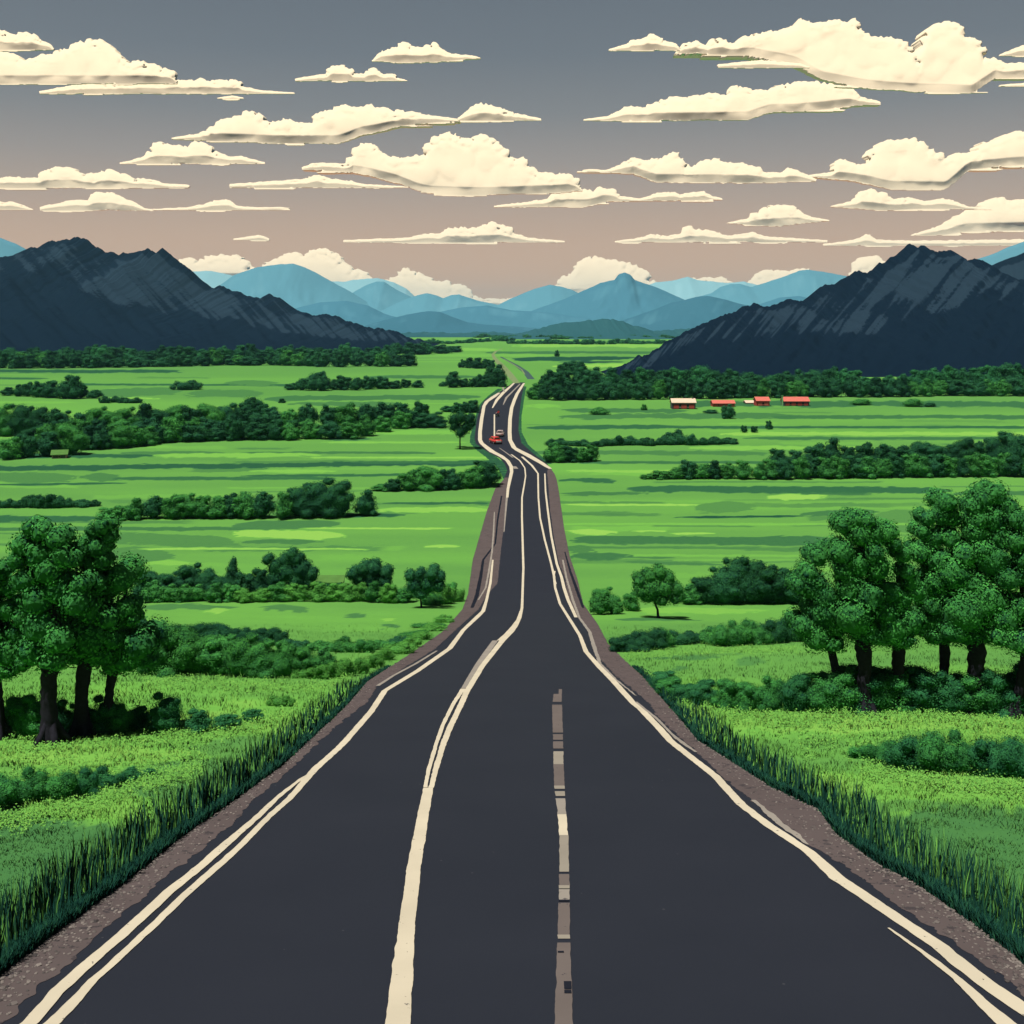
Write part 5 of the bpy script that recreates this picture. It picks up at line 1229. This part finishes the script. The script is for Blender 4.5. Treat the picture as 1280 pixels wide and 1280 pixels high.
# ------------------------------------------------------------------ farm buildings
M_RED = plain('red_boards', (.42, .062, .055), .7, nscale=2, namp=.25)
M_CREAM = plain('cream_roof', (.62, .47, .36), .8, nscale=1, namp=.15)
M_REDROOF = plain('red_roof', (.52, .13, .10), .75, nscale=1, namp=.2)
M_STONE = plain('dark_stone', (.07, .065, .075), .9, nscale=1, namp=.3)
M_DARK = plain('dark_opening', (.012, .014, .02), .4, nscale=3, namp=.1)
M_PINK = plain('pinkish_wall', (.36, .22, .20), .8, nscale=1, namp=.15)
M_MOSS = plain('mossy_roof', (.07, .17, .035), .9, nscale=1, namp=.3)
def shed(px, base_y, wpx, hpx, label, group, wall_m, panel_m, roof_m, roof_share=.4, npanels=3, rot=0.0, chimney=False, depth_m=6.0):
    X, Z, z = ground(px, base_y); k = Z / F
    W = wpx * k; H = hpx * k; hw = H * (1 - roof_share); D = depth_m
    root = link('shed', None, (X, Z, z), rot=rot); tag(root, label, 'shed', group)
    link('wall', box_mesh('wall', [(0, D / 2, hw / 2, W, D, hw)], wall_m, .04), parent=root)
    # gabled roof with eaves
    ov = .35; th = .18; rh = H - hw
    V = []; Fs = []
    for s in (-1, 1):
        b = len(V)
        for x in (-W / 2 - ov, W / 2 + ov):
            for (y, zz) in ((D / 2 + s * (D / 2 + ov), hw + .01 - .1), (D / 2, hw + rh)):
                V += [(x, y, zz), (x, y, zz + th)]
        Fs += [(b, b + 1, b + 3, b + 2), (b + 4, b + 6, b + 7, b + 5), (b, b + 2, b + 6, b + 4), (b + 1, b + 5, b + 7, b + 3), (b, b + 4, b + 5, b + 1), (b + 2, b + 3, b + 7, b + 6)]
    b = len(V)
    for x in (-W / 2, W / 2):
        V += [(x, .0, hw), (x, D, hw), (x, D / 2, hw + rh - .03)]
    Fs += [(b, b + 2, b + 1), (b + 3, b + 4, b + 5)]
    link('roof', poly_mesh('roof', V, Fs, roof_m), parent=root)
    for i in range(npanels):
        cx = -W / 2 + W * (i + .5) / npanels
        f = link('door', box_mesh('door', [(0, 0, 0, W / npanels * .66, .10, hw * .62)], panel_m, .015), (cx, -.06, hw * .42), parent=root)
        link('door_rail', box_mesh('door_rail', [(0, 0, 0, W / npanels * .70, .05, .12)], M_DARK), (0, -.07, hw * .33), parent=f)
        if i < npanels - 1:
            w_ = link('window', box_mesh('window', [(0, 0, 0, W / npanels * .2, .06, hw * .4)], M_DARK), (-W / 2 + W * (i + 1) / npanels, -.04, hw * .55), parent=root)
            link('sill', box_mesh('sill', [(0, 0, 0, W / npanels * .26, .12, .1)], roof_m), (0, -.05, -hw * .23), parent=w_)
    if chimney:
        link('chimney', box_mesh('chimney', [(0, 0, 0, .6, .6, 1.3)], M_STONE, .03), (W * .42, D / 2, hw + rh), parent=root)
    return root
G = 'red sheds below the right tree line'
shed(855, 511.5, 29, 12.5, 'leftmost red shed, with cream roof and three red doors', G, M_STONE, M_RED, M_CREAM, .36, 3, chimney=True)
shed(905, 508.5, 27, 7.5, 'second red shed from the left, low and all red', G, M_RED, M_RED, M_REDROOF, .45, 4)
shed(954, 507.5, 16, 10.5, 'small boxy red shed with bright red doors, third from the left', G, M_RED, M_REDROOF, M_REDROOF, .4, 2)
shed(940, 505, 14, 3.6, 'low pale shed joined to the left of the small boxy red one', G, M_PINK, M_CREAM, M_CREAM, .6, 2)
shed(996, 507.5, 31, 10.5, 'longest red shed, rightmost of the row, with stone walls', G, M_STONE, M_RED, M_REDROOF, .45, 4)
shed(74, 573, 17, 9, 'little mossy-roofed hut half hidden under the big left wood', 'huts among the left hedges', M_PINK, M_STONE, M_MOSS, .5, 2, rot=.3, depth_m=4)
shed(408, 735, 36, 11, 'low farm shed with a reddish gable behind the lower left hedge', 'huts among the left hedges', M_STONE, M_PINK, M_MOSS, .4, 3, rot=0, depth_m=3)
# pale gatepost by the sheds
X, Z, z = ground(978, 508); k = Z / F
gp = link('gatepost', box_mesh('gatepost', [(0, 0, 2.2, .55, .4, 4.4), (0, 0, 4.5, .8, .6, .22)], plain('pale_post', (.20, .42, .20), .8), .03), (X, Z, z))
tag(gp, 'pale green post standing between the two right-hand red sheds', 'post')

# ------------------------------------------------------------------ vehicles on the upper road
M_CARRED = plain('red_car_paint', (.50, .035, .03), .35, namp=.05, spec=.5)
M_CARWHITE = plain('white_car_paint', (.62, .58, .55), .35, namp=.05, spec=.5)
M_PINKCAR = plain('pinkish_car_paint', (.40, .30, .28), .4, namp=.08, spec=.5)
M_GLASS = plain('dark_glass', (.012, .018, .025), .1, namp=.1, spec=.8)
M_TYRE = plain('tyre_rubber', (.010, .010, .012), .9, namp=.2)
M_RIM = plain('rim_metal', (.45, .45, .46), .35, metal=.6)
M_LAMP = plain('red_lamp', (.5, .02, .02), .3, spec=.6)
def wheel(parent, x, y, r, w, tname='wheel'):
    def cyl(rr, ww, mat, nm):
        bm = bmesh.new()
        bmesh.ops.create_cone(bm, cap_ends=True, segments=28, radius1=rr, radius2=rr, depth=ww, matrix=Matrix.Rotation(math.pi / 2, 4, 'Y'))
        bmesh.ops.bevel(bm, geom=[e for e in bm.edges if len(e.link_faces) == 2 and e.calc_face_angle(0) > 1], offset=min(ww * .2, rr * .15), segments=2, affect='EDGES')
        me = bpy.data.meshes.new(nm); bm.to_mesh(me); bm.free(); me.materials.append(mat); return me
    wh = link(tname, cyl(r, w, M_TYRE, 'tyre'), (x, y, r), parent=parent)
    link('rim', cyl(r * .6, w + .02, M_RIM, 'rim'), (0, 0, 0), parent=wh)
    return wh
def car(px, y, scale, rot, body_m, tail_m, label):
    X, Z, z = ground(px, y)
    root = link('car', None, (X, Z, z + .015), rot=rot); tag(root, label, 'car', 'vehicles on the upper road')
    root.scale = (scale,) * 3
    prof = [(-1.95, .35), (-2.0, .75), (-1.85, .92), (-1.0, 1.0), (-.45, 1.02), (1.55, 1.05), (1.95, .98), (2.02, .7), (1.95, .35)]   # length runs along y
    def extr(prof, halfw, taper, nm, mat, z0=0):
        bm = bmesh.new()
        L = [bm.verts.new((-halfw * (taper if zz > 1.06 else 1), yy, zz)) for yy, zz in prof]; R = [bm.verts.new((halfw * (taper if zz > 1.06 else 1), yy, zz)) for yy, zz in prof]
        n = len(prof)
        bm.faces.new(L); bm.faces.new(R[::-1])
        for i in range(n):
            j = (i + 1) % n
            bm.faces.new((L[j], L[i], R[i], R[j]))
        bmesh.ops.recalc_face_normals(bm, faces=bm.faces)
        bmesh.ops.bevel(bm, geom=list(bm.edges), offset=.06, segments=2, affect='EDGES')
        me = bpy.data.meshes.new(nm); bm.to_mesh(me); bm.free(); me.materials.append(mat)
        for p in me.polygons: p.use_smooth = True
        return me
    link('body', extr(prof, .88, 1, 'body', body_m), parent=root)
    cab = [(-1.75, .98), (-1.35, 1.48), (-1.1, 1.55), (.35, 1.55), (.6, 1.5), (1.15, 1.0)]
    cab = [(-a, b) for a, b in cab][::-1]
    link('cabin', extr([(a, b) for a, b in cab], .80, .82, 'cabin', body_m), parent=root)
    link('rear_window', box_mesh('rear_window', [(0, 0, 0, 1.15, .05, .36)], M_GLASS, .02), (0, -.98, 1.28), parent=root)
    link('side_window', box_mesh('side_window', [(-.75, .2, 1.28, .06, 1.7, .30), (.75, .2, 1.28, .06, 1.7, .30)], M_GLASS, .01), parent=root)
    link('tailgate', box_mesh('tailgate', [(0, -2.03, .66, 1.25, .07, .34)], tail_m, .02), parent=root)
    link('bumper', box_mesh('bumper', [(0, -2.05, .38, 1.6, .12, .14)], M_TYRE, .03), parent=root)
    for s in (-1, 1):
        link('tail_lamp', box_mesh('tail_lamp', [(s * .74, -2.04, .74, .2, .08, .2)], M_LAMP, .02), parent=root)
        for yy in (-1.25, 1.3):
            wheel(root, s * .82, yy, .33, .22)
car(619.5, 554.5, 1.3, .35, M_CARRED, M_CARWHITE, 'small red car with a white tail, the nearest vehicle on the upper road')
car(625, 545.5, 1.2, -.1, M_PINKCAR, M_PINKCAR, 'pale pinkish car just ahead of the small red car')
def motorcycle(px, y, scale, rot, label):
    X, Z, z = ground(px, y)
    root = link('motorcycle', None, (X, Z, z + .015), rot=rot); tag(root, label, 'motorcycle', 'vehicles on the upper road'); root.scale = (scale,) * 3
    wheel(root, 0, -.72, .33, .16); wheel(root, 0, .74, .33, .13)
    link('frame', tubes_mesh('frame', [tube([(0, -.72, .33), (0, -.3, .55), (0, .3, .5), (0, .5, .85)], [.06, .08, .08, .05], 8), tube([(.07, .74, .33), (.05, .5, .9)], [.03, .03], 6), tube([(-.07, .74, .33), (-.05, .5, .9)], [.03, .03], 6)], M_RIM), parent=root)
    link('engine', box_mesh('engine', [(0, 0, .42, .34, .42, .34)], M_STONE, .05), parent=root)
    link('fuel_tank', box_mesh('fuel_tank', [(0, .15, .86, .34, .56, .26)], M_CARRED, .09), parent=root)
    link('seat', box_mesh('seat', [(0, -.38, .82, .30, .60, .12)], M_TYRE, .04), parent=root)
    link('tail_fairing', box_mesh('tail_fairing', [(0, -.78, .88, .26, .42, .18)], M_CARWHITE, .05), parent=root)
    link('fairing', box_mesh('fairing', [(0, .58, 1.0, .44, .28, .5)], M_CARRED, .09), parent=root)
    link('windscreen', box_mesh('windscreen', [(0, .56, 1.34, .32, .06, .26)], M_GLASS, .025), parent=root)
    link('handlebar', tubes_mesh('handlebar', [tube([(-.38, .36, 1.05), (0, .48, 1.0), (.38, .36, 1.05)], [.025, .03, .025], 7)], M_TYRE), parent=root)
    link('tail_lamp', box_mesh('tail_lamp', [(0, -1.0, .9, .16, .06, .1)], M_LAMP, .015), parent=root)
motorcycle(622, 521, 1.7, -.35, 'red and white motorcycle parked on the upper road beyond the cars')
